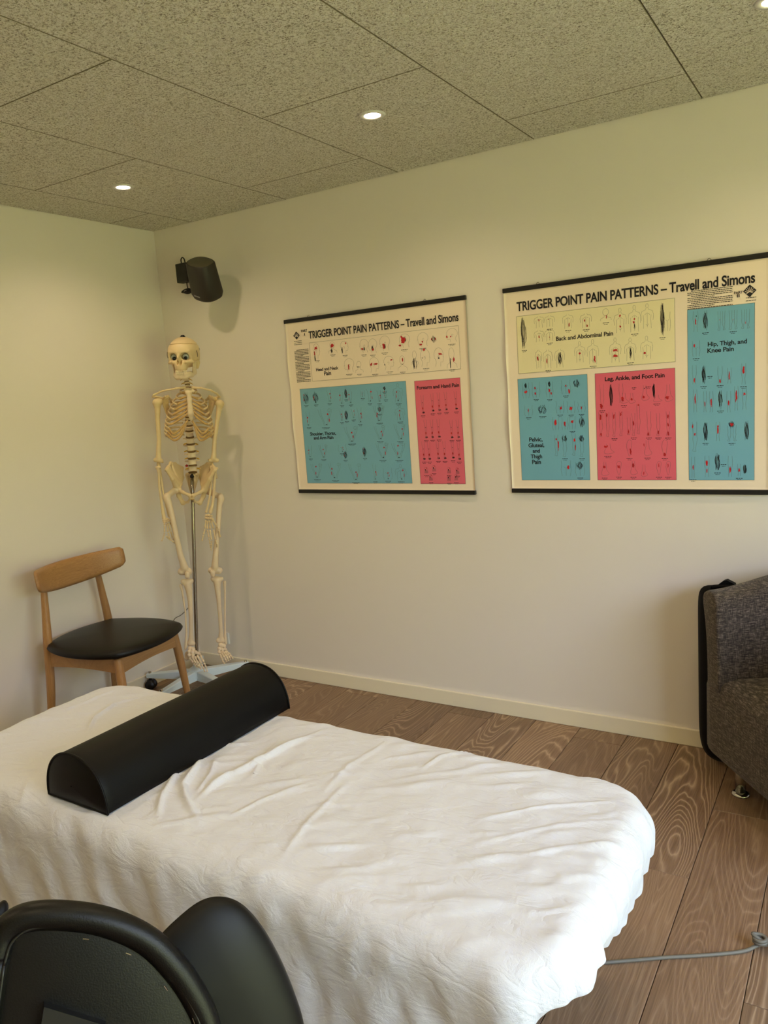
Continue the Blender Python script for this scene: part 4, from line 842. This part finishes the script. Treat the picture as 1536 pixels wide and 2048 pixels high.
def boxarm(a):
    d = np.array([math.cos(a), math.sin(a), 0]); s = np.array([-d[1], d[0], 0]); L0, L1 = .02, .272; fr = []; bk = []
    for t in np.linspace(0, 1, 7):
        c = hub+d*(L0+(L1-L0)*t); w_ = .020-.006*t; zt = .103-.018*t; zb = .055+.012*t
        fr.append([c+s*w_+UP*zb, c+s*w_+UP*zt, c+s*w_*.9+UP*(zt+.002), c-s*w_*.9+UP*(zt+.002)]); bk.append([c+s*w_+UP*zb-s*.0001, c-s*w_+UP*zb, c-s*w_+UP*zt, c-s*w_+UP*zt])
    V = []; F = []
    for t in np.linspace(0, 1, 7):
        c = hub+d*(L0+(L1-L0)*t); w_ = .021-.006*t; zt = .104-.018*t; zb = .055+.010*t
        V += [c+s*w_+UP*zb, c+s*w_+UP*(zt-.003), c+s*(w_-.003)+UP*zt, c-s*(w_-.003)+UP*zt, c-s*w_+UP*(zt-.003), c-s*w_+UP*zb]
    for i in range(6):
        for j in range(6): F.append((i*6+j, i*6+(j+1) % 6, (i+1)*6+(j+1) % 6, (i+1)*6+j))
    F += [tuple(range(6))[::-1], tuple(36+j for j in range(6))]
    ar = fixn(part('leg', (V, F), 'base_paint', sd)); e = hub+d*.258
    st_ = obj('stem', tube([(e[0], e[1], .045), (e[0], e[1], .094)], .008, 2, 12), 'steel', None, True); st_.parent = ar; st_.matrix_parent_inverse = Matrix()
    o = obj('caster', join([tube([e-s*x0+[0, 0, .025-e[2]], e-s*x1+[0, 0, .025-e[2]]], .025, 2, 20) for x0, x1 in ((.021, .006), (-.006, -.021))]+[tube([(e[0], e[1], .03), (e[0], e[1], .05)], .018, 2, 12)]), 'black_plastic', sd, True)
    under(o, sd)
for k_ in range(5): boxarm(a0+2*PI*k_/5)

bn = thing('anatomical_skeleton', 'life-size anatomical model skeleton hanging on the stand in the corner', 'skeleton', (.33, -.33, 0))
def bone(name, data, mat='bone', root=bn, smooth=True, **k): return part(name, data, mat, root, smooth, **k)
def sub(name, data, mat, par, smooth=True):       # sub-part of a bone, given in world coordinates
    o = obj(name, data, mat, None, smooth); o.parent = par; return o
# ---- skull, built in its own axes: X to its left as seen, Y forward, Z up
yaw = math.radians(19); Fw = Sn*math.cos(yaw)-Sl*math.sin(yaw); Rt = Sl*math.cos(yaw)+Sn*math.sin(yaw)
# slight nod
nod = math.radians(3); Fw2 = Fw*math.cos(nod)-UP*math.sin(nod); U2 = UP*math.cos(nod)+Fw*math.sin(nod)
tl = math.radians(-1.5); Rt2 = Rt*math.cos(tl)+U2*math.sin(tl); U3 = U2*math.cos(tl)-Rt*math.sin(tl)
O_ = K(367.5, 711.5, .0)
def W2(V): V = np.array(V, float); return O_+V[:, :1]*Rt2+V[:, 1:2]*Fw2+V[:, 2:3]*U3
def skull_f(X, Y, Z):
    A = np.abs(X)
    d = ell(X, Y, Z, (0, -.012, .018), (.0725, .090, .071))
    d = smin(d, ell(X, Y, Z, (0, .045, .020), (.055, .038, .045)), .02)
    d = smin(d, ell(X, Y, Z, (0, -.04, -.02), (.058, .05, .035)), .02)
    d = smin(d, ell(X, Y, Z, (0, .052, -.044), (.032, .034, .030)), .012)                       # maxilla
    d = smin(d, ell(X, Y, Z, (0, .058, -.062), (.025, .026, .014)), .008)
    d = smin(d, cap(A, Y, Z, (.030, .070, -.028), (.056, .048, -.030), .009, .007), .008)        # cheekbone
    d = smin(d, cap(A, Y, Z, (.056, .048, -.030), (.069, .0, -.026), .0055, .0045), .005)        # zygomatic arch
    d = smin(d, cap(A, Y, Z, (.050, .062, .010), (.052, .052, -.025), .006, .006), .006)         # orbit side
    d = smin(d, cap(A, Y, Z, (.008, .081, .018), (.045, .068, .020), .007, .006), .008)          # brow
    d = smin(d, cap(A, Y, Z, (.0, .080, .012), (.0, .090, -.008), .007, .005), .006)             # nasal bone
    d = smin(d, cap(A, Y, Z, (.060, -.02, -.035), (.056, -.018, -.058), .011, .007), .008)       # mastoid
    d = np.maximum(d, -ell(A, Y, Z, (.074, .030, -.012), (.016, .028, .030)))                    # temporal hollow
    d = np.maximum(d, -ell(A, Y, Z, (.028, .082, -.003), (.0190, .044, .0175)))                  # orbit
    d = np.maximum(d, -ell(A, Y, Z, (.0075, .092, -.030), (.0065, .030, .0150)))                 # nose opening, septum between
    g = np.abs(Z-.052-.05*Y)-.0011; d = np.maximum(d, -np.maximum(g, -d-.0040))                  # sawn calvarium line
    return d
v, f = snet(skull_f, (-.085, -.11, -.08), (.085, .115, .10), .0021)
skull = bone('skull', (W2(v), f))
def jaw_f(X, Y, Z):
    A = np.abs(X); d = None
    for a, b, ra, rb in (((0, .072, -.100), (.020, .066, -.100), .011, .011), ((.020, .066, -.100), (.040, .030, -.093), .011, .009), ((.040, .030, -.093), (.048, .004, -.082), .009, .009), ((0, .074, -.086), (.020, .068, -.086), .008, .008), ((.020, .068, -.086), (.036, .036, -.080), .008, .007),
                         ((.048, .004, -.082), (.051, -.004, -.035), .008, .006), ((.045, .014, -.078), (.049, .018, -.040), .007, .004)):
        e = cap(A, Y, Z, a, b, ra, rb); d = e if d is None else smin(d, e, .007)
    return d
v, f = snet(jaw_f, (-.07, -.02, -.12), (.07, .095, -.02), .0021)
jaw = bone('jaw', (W2(v), f), 'bone_pale')
tt = []
for row, z, zh in ((0, -.0725, .0055), (1, -.0815, .005)):
    for k_ in range(12):
        t = (k_-5.5)/5.5; x = .0255*math.sin(t*1.35)/math.sin(1.35); y = .086-.030*(1-math.cos(t*1.35)); m_ = lathe([(0, -zh), (.0019, -zh), (.0023, 0), (.0018, zh), (0, zh)], 8, (x, y, z)); tt.append(m_)
tj = join(tt); bone('teeth', (W2(tj[0]), tj[1]), 'tooth')
for sx in (-1, 1):
    e = []; c_ = np.array([sx*.028, .056, -.004])
    V, F = lathe([(.0155*math.sin(a), .0155*math.cos(a)) for a in np.linspace(0.01, PI-.01, 14)], 20); bone('eye', (W2(np.array(V)+c_), F), 'eye_white')
    V, F = lathe([(.0092*math.sin(a), .0065*math.cos(a)) for a in np.linspace(0.01, PI-.01, 10)], 18); V = np.array(V)[:, [0, 2, 1]]; gz = np.array([.002, .0118, -.0065]); bone('pupil', (W2(V+c_+gz), F), 'eye_dark')
bone('skull_cap_nut', (W2(join([lathe([(0, .086), (.013, .086), (.014, .089), (.010, .092), (.009, .096), (.006, .098), (0, .098)], 16, (0, -.012, 0))])[0]), lathe([(0, 0), (.010, 0), (.011, 0), (.006, 0), (.006, 0), (.004, 0), (0, 0)], 16)[1]), 'black_plastic')
for sx in (-1, 1):                                # small metal hooks and springs at the temples
    bone('hook', (W2(tube([(sx*.071, .022, .022), (sx*.074, .020, .005), (sx*.072, .018, -.008)], .0014, 8, 6)[0]), tube([(0, 0, 0), (0, 0, 1), (0, .1, 2)], .1, 8, 6)[1]), 'dark_cavity')
    bone('hook', (W2(tube([(sx*.070, -.028, .034), (sx*.071, -.028, .022)], .0014, 4, 6)[0]), tube([(0, 0, 0), (0, 0, 1)], .1, 4, 6)[1]), 'dark_cavity')
# ---- spine
def vert_f(X, Y, Z):
    r = np.sqrt((X/1.15)**2+(Y*1.1)**2); rr = .0185-.0028*np.cos(np.clip(Z/.0125, -1, 1)*PI/2)
    d = np.maximum(r-rr, np.abs(Z)-.0115)
    A = np.abs(X)
    d = smin(d, cap(A, Y, Z, (.008, -.012, .002), (.012, -.028, .002), .005, .0045), .004)
    d = smin(d, cap(A, Y, Z, (.012, -.024, .003), (.034, -.030, .005), .0042, .003), .004)
    d = smin(d, cap(A, Y, Z, (.0, -.030, 0), (.0, -.052, -.010), .005, .0045), .006)
    d = smin(d, cap(A, Y, Z, (.012, -.026, .010), (.012, -.026, -.014), .0045, .004), .004)
    return d
vv, vf = snet(vert_f, (-.042, -.062, -.024), (.042, .026, .024), .0024)
vme = bpy.data.meshes.new('vertebra'); vme.from_pydata([tuple(map(float, q)) for q in vv], [], [tuple(map(int, q)) for q in vf]); vme.materials.append(MT['bone_pale']); vme.polygons.foreach_set('use_smooth', [True]*len(vme.polygons))
dm = lathe([(0, -.0035), (.019, -.0035), (.0215, 0), (.019, .0035), (0, .0035)], 22); dme = bpy.data.meshes.new('disc'); dme.from_pydata(dm[0], [], dm[1]); dme.materials.append(MT['disc_brown']); dme.polygons.foreach_set('use_smooth', [True]*len(dme.polygons))
SPX = [(750, 371.5, -.005), (757, 372.5, -.004), (765, 374, -.006), (773, 375.5, -.015), (785, 376.5, -.045), (800, 377, -.065), (825, 377, -.070), (850, 377.8, -.045), (875, 380, -.018), (902, 383, -.004), (931, 385.4, -.006), (946, 385.5, -.02)]
def spx(y): Y_ = [a[0] for a in SPX]; return np.interp(y, Y_, [a[1] for a in SPX]), np.interp(y, Y_, [a[2] for a in SPX])
# discs seen in the photo at these heights
DY = [752, 757.5, 763, 769, 775]+list(np.linspace(782, 840, 10))+[851, 862, 874.5, 888, 902.5, 917, 931, 944.5]
ang = math.atan2(Sn[1], Sn[0])-PI/2
for i in range(len(DY)-1):
    ym = (DY[i]+DY[i+1])/2; x, d_ = spx(ym); c_ = K(x, ym, d_); x1, d1 = spx(DY[i+1]); e = K(x1, DY[i+1], d1); hgt = np.linalg.norm(K(*[spx(DY[i])[0], DY[i]], spx(DY[i])[1])-e)
    s_ = np.interp(ym, [750, 775, 800, 850, 900, 945], [.55, .62, .72, .95, 1.0, 1.05]); tilt = math.atan2(spx(DY[i])[1]-d1, hgt)
    R_ = Matrix.Rotation(ang, 3, 'Z') @ Matrix.Rotation(tilt, 3, 'X')
    for me_, cc, sx_, sz_, nm in ((vme, c_, s_, hgt/.030, 'vertebra'), (dme, e, s_, min(1.0, hgt/.026), 'disc')):
        o = bpy.data.objects.new(nm, me_); C.objects.link(o); o.parent = bn
        o.matrix_parent_inverse = Matrix.Translation(bn.location).inverted()
        o.matrix_basis = Matrix.Translation(Vector(cc)) @ (R_ @ Matrix.Diagonal((sx_, sx_, sz_))).to_4x4()
x, d_ = spx(931); c_ = K(373.5, 931.5, d_+.012); V, F = lathe([(.0075*math.sin(a), .0065*math.cos(a)) for a in np.linspace(0.01, PI-.01, 8)], 12, tuple(c_)); bone('slipped_disc', (V, F), 'disc_red', label='red bulging disc')
for y in (888, 902.5, 917, 937):
    for s_ in (-1, 1):
        x, d_ = spx(y); c_ = K(x+s_*11.5, y+.5, d_-.012); bone('nerve', tube([K(x+s_*8, y-1, d_-.015), K(x+s_*12, y, d_-.01), K(x+s_*15, y+1.5, d_-.008)], [.0030, .0034, .0016], 7, 7), 'nerve_yellow')
for y in (757, 765, 773):
    for s_ in (-1, 1): x, d_ = spx(y); bone('nerve', tube([K(x+s_*4, y, d_), K(x+s_*8, y+1.5, d_), K(x+s_*12, y+4, d_)], [.0022, .0022, .0012], 7, 6), 'nerve_yellow')
# ---- sternum
def M(caps, k=.006, h=.0026): return capsmesh(caps, k, h)
sp_ = [K(371, 779, .035), K(384, 779, .035), K(377.5, 787, .04), K(379, 800, .048), K(380, 815, .055), K(381.5, 828, .060), K(382, 836, .062), K(383.5, 846, .058)]
bone('sternum', M([(sp_[0], sp_[1], .0075, .0075), (K(371, 783, .038), K(386, 783, .038), .0075, .0075), (sp_[2], K(379, 792, .043), .016, .011), (K(377.5, 793, .043), sp_[3], .010, .012), (sp_[3], sp_[4], .012, .0115), (sp_[4], sp_[5], .012, .0145), (sp_[5], sp_[6], .0145, .009), (sp_[6], sp_[7], .006, .004)], .006), 'bone_pale')
# ---- ribs: from the spine round the side to a cartilage end at the breastbone
def ringpt(i, s_, t):
    """i rib 0..11, s_ side, t 0 (spine) .. 1 (front)"""
    y0 = 779+i*8.3; wdt = [17, 25, 32, 37, 41, 44, 46.5, 48, 49, 49.5, 48, 45][i]
    drop = [8, 14, 18, 21, 24, 26, 28, 28, 27, 25, 20, 12][i]
    a = t*PI; side = math.sin(a)**.72 if t < .5 else math.sin(a)**.62; dep = -.075+.135*(1-math.cos(a))/2*[.75, .85, .95, 1, 1.03, 1.06, 1.06, 1.05, 1.0, .98, .9, .8][i]
    cx, _ = spx(y0); return K(cx+1.0+s_*wdt*side*(1.0 if s_ < 0 else .98), y0+drop*t**1.15-2.5*math.sin(PI*min(t*2.4, 1)), dep)
for i in range(12):
    for s_ in (-1, 1):
        tend = [.80, .80, .79, .77, .76, .75, .74, .73, .71, .67, .55, .42][i]
        P = [ringpt(i, s_, t) for t in np.linspace(.05, tend, 18)]
        bone('rib', tube(P, [.0024, .0030, .0034, .0036, .0036, .0038], 34, 8, 1.65), 'bone')
        if i < 10:
            e = P[-1]; sy = [783, 792, 799, 806, 813, 820, 826, 829, 831, 833][i]; sx = (376.5+(sy-780)*.1)+s_*(5.5 if i else 6.5)
            if i < 7: t_ = K(sx, sy+1, .045+.0015*i)
            else: t_ = K(380+s_*(3+(i-6)*5.5), 845+(i-6)*11, .058)
            low = K((sx+0*s_)*.35+(376+s_*[17, 25, 32, 37, 41, 44, 46.5, 46, 44, 42][i]*.80)*.65, sy*.35+(779+i*8.3+[8, 14, 18, 21, 24, 26, 28, 28, 27, 25][i]*.95)*.65, .055)
            if i > 6:
                W = [46, 44, 42][i-7]; ye = 779+i*8.3+[28, 27, 25][i-7]; path = [e, K(376+s_*W*.66, ye+2, .056), K(378+s_*W*.42, ye-5, .062), K(380+s_*(4+3.5*(i-7)), 841+(i-7)*8, .062)]
            elif i > 4: path = [e, e*.5+low*.5, low*.5+t_*.5, t_]
            else: path = [e, e*.6+t_*.4, e*.3+t_*.7, t_]
            bone('rib_cartilage', tube(path, [.0038, .0036, .0034, .0032], 18, 8, 1.5), 'cartilage')
# ---- shoulder girdle
bone('clavicle', M([(K(369, 775, .035), K(352, 777, .04), .0065, .0045), (K(352, 777, .04), K(325, 782, .03), .0045, .0045), (K(325, 782, .03), K(308, 790, .008), .0045, .005), (K(308, 790, .008), K(305, 794, -.005), .005, .0045)], .004))
bone('clavicle', M([(K(385, 775, .035), K(402, 776, .04), .0065, .0045), (K(402, 776, .04), K(422, 781, .03), .0045, .0045), (K(422, 781, .03), K(434, 788, .008), .0045, .005), (K(434, 788, .008), K(440, 794, -.005), .005, .0045)], .004))
for s_, x0 in ((-1, 330), (1, 425)):
    a = K(x0-s_*6, 792, -.05); b = K(x0+s_*6, 800, -.02); c_ = K(x0-s_*9, 842, -.085); d_ = K(x0-s_*13, 800, -.085); ac = K(x0+s_*(20 if s_ < 0 else 13), 794, -.01); co = K(x0-s_*1, 793, .025)
    cs = [(a, b, .005, .009), (b, c_, .006, .005), (d_, c_, .0045, .005), (a, d_, .004, .004), (d_, ac, .0045, .0065), (b, co, .006, .005)]
    for t in np.linspace(.1, .9, 5): cs.append((b*(1-t)+a*t, c_*.9+d_*.1, .003, .003)); cs.append((d_*(1-t)+c_*t, b*(1-t)+c_*t, .003, .003))
    bone('scapula', M(cs, .005))
# ---- arms
def long(name, pts, k=.007, h=.0026, mat='bone'):  # pts (px, py, d, r) chain plus extra knobs
    P = [(K(a, b, c), r_) for a, b, c, r_ in pts if True]; return bone(name, M([(P[i][0], P[i+1][0], P[i][1], P[i+1][1]) for i in range(len(P)-1)], k, h), mat)
def longk(name, pts, knobs, k=.007, mat='bone'):
    P = [(K(a, b, c), r_) for a, b, c, r_ in pts]; cs = [(P[i][0], P[i+1][0], P[i][1], P[i+1][1]) for i in range(len(P)-1)]
    cs += [(K(*a[:3]), K(*b[:3]), a[3], b[3]) for a, b in knobs]; return bone(name, capsmesh(cs, k, .0026, len(P)-1), mat)
longk('humerus', [(314, 806, .01, .020), (315, 817, .01, .014), (315.5, 840, .01, .0105), (318, 880, .012, .010), (317, 905, .012, .012), (317, 918, .012, .014)], [((318, 803, .0, .019), (314, 806, .01, .020)), ((311, 920, .012, .010), (323, 922, .012, .009)), ((325, 924, .0, .006), (322, 921, .0, .007))])
longk('humerus', [(440, 808, .0, .019), (438, 818, .0, .0135), (435, 840, .0, .0105), (429, 880, .012, .0100), (428, 905, .014, .0115), (427, 916, .014, .014)], [((437, 806, -.005, .018), (440, 808, .0, .019)), ((420, 921, .012, .009), (434, 921, .012, .010)), ((418, 920, .0, .006), (422, 920, .0, .007))])
longk('radius', [(316, 936, .016, .0085), (316.5, 940, .016, .0075), (318, 948, .018, .0062), (319, 975, .02, .0060), (323, 1005, .02, .0062), (327, 1030, .02, .0085), (328, 1036, .02, .0095)], [((313, 935, .016, .006), (320, 935, .016, .006))], .004)
longk('ulna', [(317, 928, -.012, .0095), (319, 940, -.006, .0085), (323, 962, -.004, .0060), (327, 990, -.002, .0050), (335, 1022, .0, .0045), (338, 1032, .0, .006)], [], .004)
longk('radius', [(431, 937, .022, .0085), (430.5, 942, .022, .0075), (429.5, 955, .024, .0068), (428, 985, .028, .0068), (425, 1010, .03, .0070), (421, 1024, .03, .0095)], [((428, 937, .022, .006), (434, 937, .022, .006))], .004)
longk('ulna', [(423, 934, .01, .0090), (424.5, 945, .015, .0070), (423, 965, .022, .0055), (419, 995, .026, .0048), (415, 1015, .028, .0050), (412.5, 1024, .028, .0065)], [((430, 945, -.01, .008), (433, 955, -.012, .006))], .004)
def fbone(a, b, r_, n=8):                         # one small bone: knob, waist, knob
    return tube([a, a*.75+b*.25, a*.5+b*.5, a*.25+b*.75, b], [r_*.8, r_*1.15, r_*.72, r_*.66, r_*.75, r_*1.1, r_*.8], n+4, 7)
def hand(carp, fingers):
    root = bone('hand', join([tube([c_-[0, 0, .006], c_, c_+[0, 0, .006]], [.005, .009, .005], 5, 8) for c_ in carp]), 'bone')
    for fg in fingers:
        ps = fg
        for i in range(len(ps)-1):
            a, b = ps[i], ps[i+1]; g_ = (b-a)*.06; r_ = .0048-.0005*i
            o = obj('finger_bone', fbone(a+g_, b-g_, r_), 'bone', None, True); o.parent = root
            o.matrix_parent_inverse = Matrix()
    return root
def hk(L, d0): return [K(a, b, d0+c) for a, b, c in L]
H1 = hand(hk([(328, 1040, .01), (331, 1039, 0), (334, 1038, -.01), (329, 1043, .012), (333, 1043, 0), (337, 1041, -.015), (341, 1041, -.02)], .02),
     [hk([(329, 1045, .02), (329, 1050, .025), (329, 1065, .03), (327, 1074, .03), (323, 1083, .03)], .02), hk([(333, 1046, 0), (336, 1065, .0), (340, 1078, .0), (348, 1085, -.005), (354, 1089, -.01)], .015),
      hk([(336, 1045, -.01), (341, 1062, -.012), (345, 1076, -.015), (352, 1085, -.02), (358, 1091, -.025)], .015), hk([(340, 1044, -.018), (346, 1058, -.02), (350, 1072, -.025), (356, 1082, -.03), (360, 1087, -.03)], .015), hk([(343, 1043, -.022), (349, 1053, -.03), (353, 1065, -.035), (357, 1074, -.035)], .015), hk([(333, 1072, .01), (336, 1076, .0), (341, 1080, .0)], .015)])
H2 = hand(hk([(413, 1031, 0), (418, 1031, .004), (422, 1032, 0), (412.5, 1036, 0), (416, 1037, .004), (420, 1037, .008), (424, 1038, .004)], .03),
     [hk([(425, 1039, .006), (433, 1051, .01), (438, 1061, .01), (441, 1075, .01)], .03), hk([(412, 1039, .0), (410, 1057, .0), (407, 1070, .006), (404, 1083, .01)], .03), hk([(415, 1040, .0), (414.5, 1059, .0), (418, 1076, .012), (420, 1088, .01), (421, 1096, .005)], .03),
      hk([(418.5, 1040, .0), (420, 1059, .0), (423, 1081, .014), (423, 1092, .012), (422.5, 1101, .006)], .03), hk([(422, 1040, .0), (427, 1058, .0), (431, 1080, .012), (434, 1089, .01), (434.5, 1095, .006)], .03)])
# ---- pelvis
def hip(s_):
    m_ = lambda a, b, d: K(383.5+s_*abs(a-383.5)*(1 if s_ < 0 else .93), b, d)
    asis = m_(333, 940, .045); top = m_(341, 926, -.005); mid = m_(350, 927, -.045); psis = m_(364, 936, -.085); ac = m_(355, 978, -.005); sij = m_(364, 955, -.075)
    aiis = m_(345, 958, .03); pub = m_(380, 991, .045); isch = m_(366, 1006, -.015); brim = m_(360, 968, -.02)
    cs = [(asis, top, .0065, .0055), (top, mid, .0055, .0055), (mid, psis, .0055, .007), (psis, sij, .007, .009), (asis, aiis, .006, .0085), (aiis, ac, .0095, .017), (ac, brim, .014, .010), (brim, sij, .010, .010), (ac, m_(366, 985, .02), .011, .0075), (m_(366, 985, .02), pub, .0075, .008), (pub, m_(381, 996, .04), .0075, .0065), (m_(381, 996, .04), m_(376, 1004, .01), .0055, .005), (m_(376, 1004, .01), isch, .005, .009), (ac, m_(358, 992, -.02), .014, .010), (m_(358, 992, -.02), isch, .010, .010)]
    for t in np.linspace(.04, 1, 15):
        crest = asis*(1-t)+top*t if t < .5 else top*(1-(t-.5)*2)+psis*((t-.5)*2)
        cs.append((crest, brim*(.4+.6*t)+aiis*(.6-.6*t), .0045, .006))
    for t in np.linspace(.1, .9, 7): cs.append((top*(1-t)+psis*t*1.0, ac*(1-t)+sij*t, .0045, .006))
    return bone('hip_bone', capsmesh(cs, .009, .0027))
hip(-1); hip(1)
sc2 = []
for j, (y, hw_, d_) in enumerate(((948, 10, -.055), (956, 10, -.075), (964, 8, -.088), (972, 6, -.092), (980, 4, -.085), (987, 1.5, -.07))):
    a = K(384.5-hw_, y, d_-.01); b = K(384.5+hw_, y, d_-.01); sc2.append((a, b, .0075-.0006*j, .0075-.0006*j)); sc2.append((K(384.5-hw_*.35, y, d_), K(384.5+hw_*.35, y+4, d_), .008-.001*j, .008-.001*j))
for s_ in (-1, 1): sc2.append((K(384.5+s_*12, 950, -.07), K(384.5+s_*3, 984, -.085), .006, .004)); sc2.append((K(384.5+s_*6, 950, -.075), K(384.5+s_*2, 984, -.088), .0075, .005))
bone('sacrum', capsmesh(sc2, .004, .0026), 'bone')
bone('pubic_cartilage', M([(K(382, 992, .045), K(387, 992, .045), .008, .008), (K(382.5, 998, .04), K(386.5, 998, .04), .006, .006)], .004), 'cartilage')
# ---- legs
longk('femur', [(334, 996, .0, .0165), (338, 1008, .005, .0150), (346, 1040, .015, .0130), (353, 1075, .02, .0130), (362, 1115, .02, .0145), (369, 1135, .015, .019)], [((332, 992, -.005, .013), (343, 986, -.005, .011)), ((343, 986, -.005, .011), (352, 979, -.002, .020)), ((363, 1143, .005, .0185), (377, 1143, .005, .0185)), ((333, 1001, .0, .012), (331, 995, -.006, .012))], .012, 'bone_pale')
longk('femur', [(441, 998, .0, .0155), (439, 1012, .0, .0140), (437, 1040, .01, .0125), (434, 1080, .015, .0125), (431, 1115, .02, .0145), (430, 1132, .015, .018)], [((441, 993, -.005, .012), (432, 990, -.02, .011)), ((432, 990, -.02, .011), (418, 983, -.02, .018)), ((423, 1141, .005, .017), (438, 1141, .005, .0175)), ((441, 992, .0, .012), (444, 999, .0, .010))], .012, 'bone_pale')
longk('patella', [(375, 1147, .035, .0125), (375, 1153, .035, .012)], [], .004, 'bone_pale')
longk('patella', [(425, 1145, .035, .0125), (426, 1150, .035, .0115)], [], .004, 'bone_pale')
longk('tibia', [(375, 1168, .005, .020), (378, 1180, .008, .0165), (380, 1200, .01, .0120), (382, 1235, .01, .0100), (382, 1265, .005, .0095), (382, 1283, .0, .0140)], [((366, 1163, .0, .012), (382, 1162, .0, .013)), ((379, 1287, .0, .0125), (386, 1287, .0, .012))], .010, 'bone_pale')
longk('tibia', [(434, 1162, .005, .0195), (435, 1174, .008, .016), (437, 1195, .01, .0118), (440, 1230, .01, .0098), (442, 1262, .005, .0098), (442, 1276, .0, .0135)], [((426, 1158, .0, .012), (442, 1158, .0, .012)), ((437, 1281, .0, .0125), (445, 1281, .0, .0125))], .010, 'bone_pale')
longk('fibula', [(362, 1171, -.01, .0085), (365, 1185, -.008, .0052), (371, 1225, -.005, .0045), (373, 1265, -.003, .0050), (372, 1290, .0, .0080), (371, 1298, .0, .0060)], [], .004, 'bone_pale')
longk('fibula', [(449, 1164, -.01, .0080), (450, 1180, -.008, .0050), (450, 1220, -.005, .0045), (450, 1260, -.003, .0050), (451, 1281, .0, .0080), (452, 1287, .0, .0060)], [], .004, 'bone_pale')
def foot(tars, toes, heel):
    cs = [(K(*heel[0]), K(*heel[1]), .014, .013)]+[(K(a, b, c), K(a+1, b+1, c), r_, r_) for a, b, c, r_ in tars]
    root = bone('foot', M(cs, .0035, .0024), 'bone_pale')
    for tq in toes:
        ps = [K(*q) for q in tq]
        for i in range(len(ps)-1):
            g_ = (ps[i+1]-ps[i])*.05; o = obj('toe_bone', fbone(ps[i]+g_, ps[i+1]-g_, .0062-.0008*i), 'bone_pale', None, True); o.parent = root
    return root
foot([(380, 1297, .012, .012), (386, 1298, .02, .010), (378, 1303, .03, .009), (384, 1304, .035, .009), (391, 1304, .035, .009), (397, 1307, .035, .009), (378, 1310, .035, .009), (385, 1311, .045, .008)],
     [[(400, 1309, .045), (408, 1325, .085), (412, 1335, .10), (415, 1344, .105)], [(394, 1310, .05), (403, 1328, .09), (408, 1338, .10), (410, 1344, .105)], [(389, 1312, .05), (397, 1328, .085), (401, 1335, .095), (403, 1339, .10)], [(384, 1313, .05), (392, 1327, .08), (397, 1333, .09), (400, 1336, .092)], [(379, 1315, .045), (387, 1326, .07), (392, 1332, .08), (396, 1335, .083)]], [(375, 1308, -.02), (374, 1316, -.015)])
foot([(441, 1290, .012, .012), (447, 1291, .010, .011), (438, 1297, .03, .009), (444, 1298, .03, .008), (450, 1298, .025, .008), (438, 1304, .04, .008), (445, 1304, .04, .007)],
     [[(440, 1308, .045), (444, 1318, .085), (447, 1325, .10), (449, 1328, .105)], [(443, 1306, .045), (449, 1315, .085), (452, 1321, .095), (454, 1324, .10)], [(446, 1304, .045), (453, 1313, .08), (456, 1319, .09), (457, 1322, .093)], [(449, 1303, .04), (457, 1311, .075), (460, 1317, .085), (461, 1320, .09)], [(452, 1302, .035), (460, 1309, .06), (464, 1315, .07), (466, 1318, .075)]], [(440, 1297, -.02), (441, 1303, -.015)])
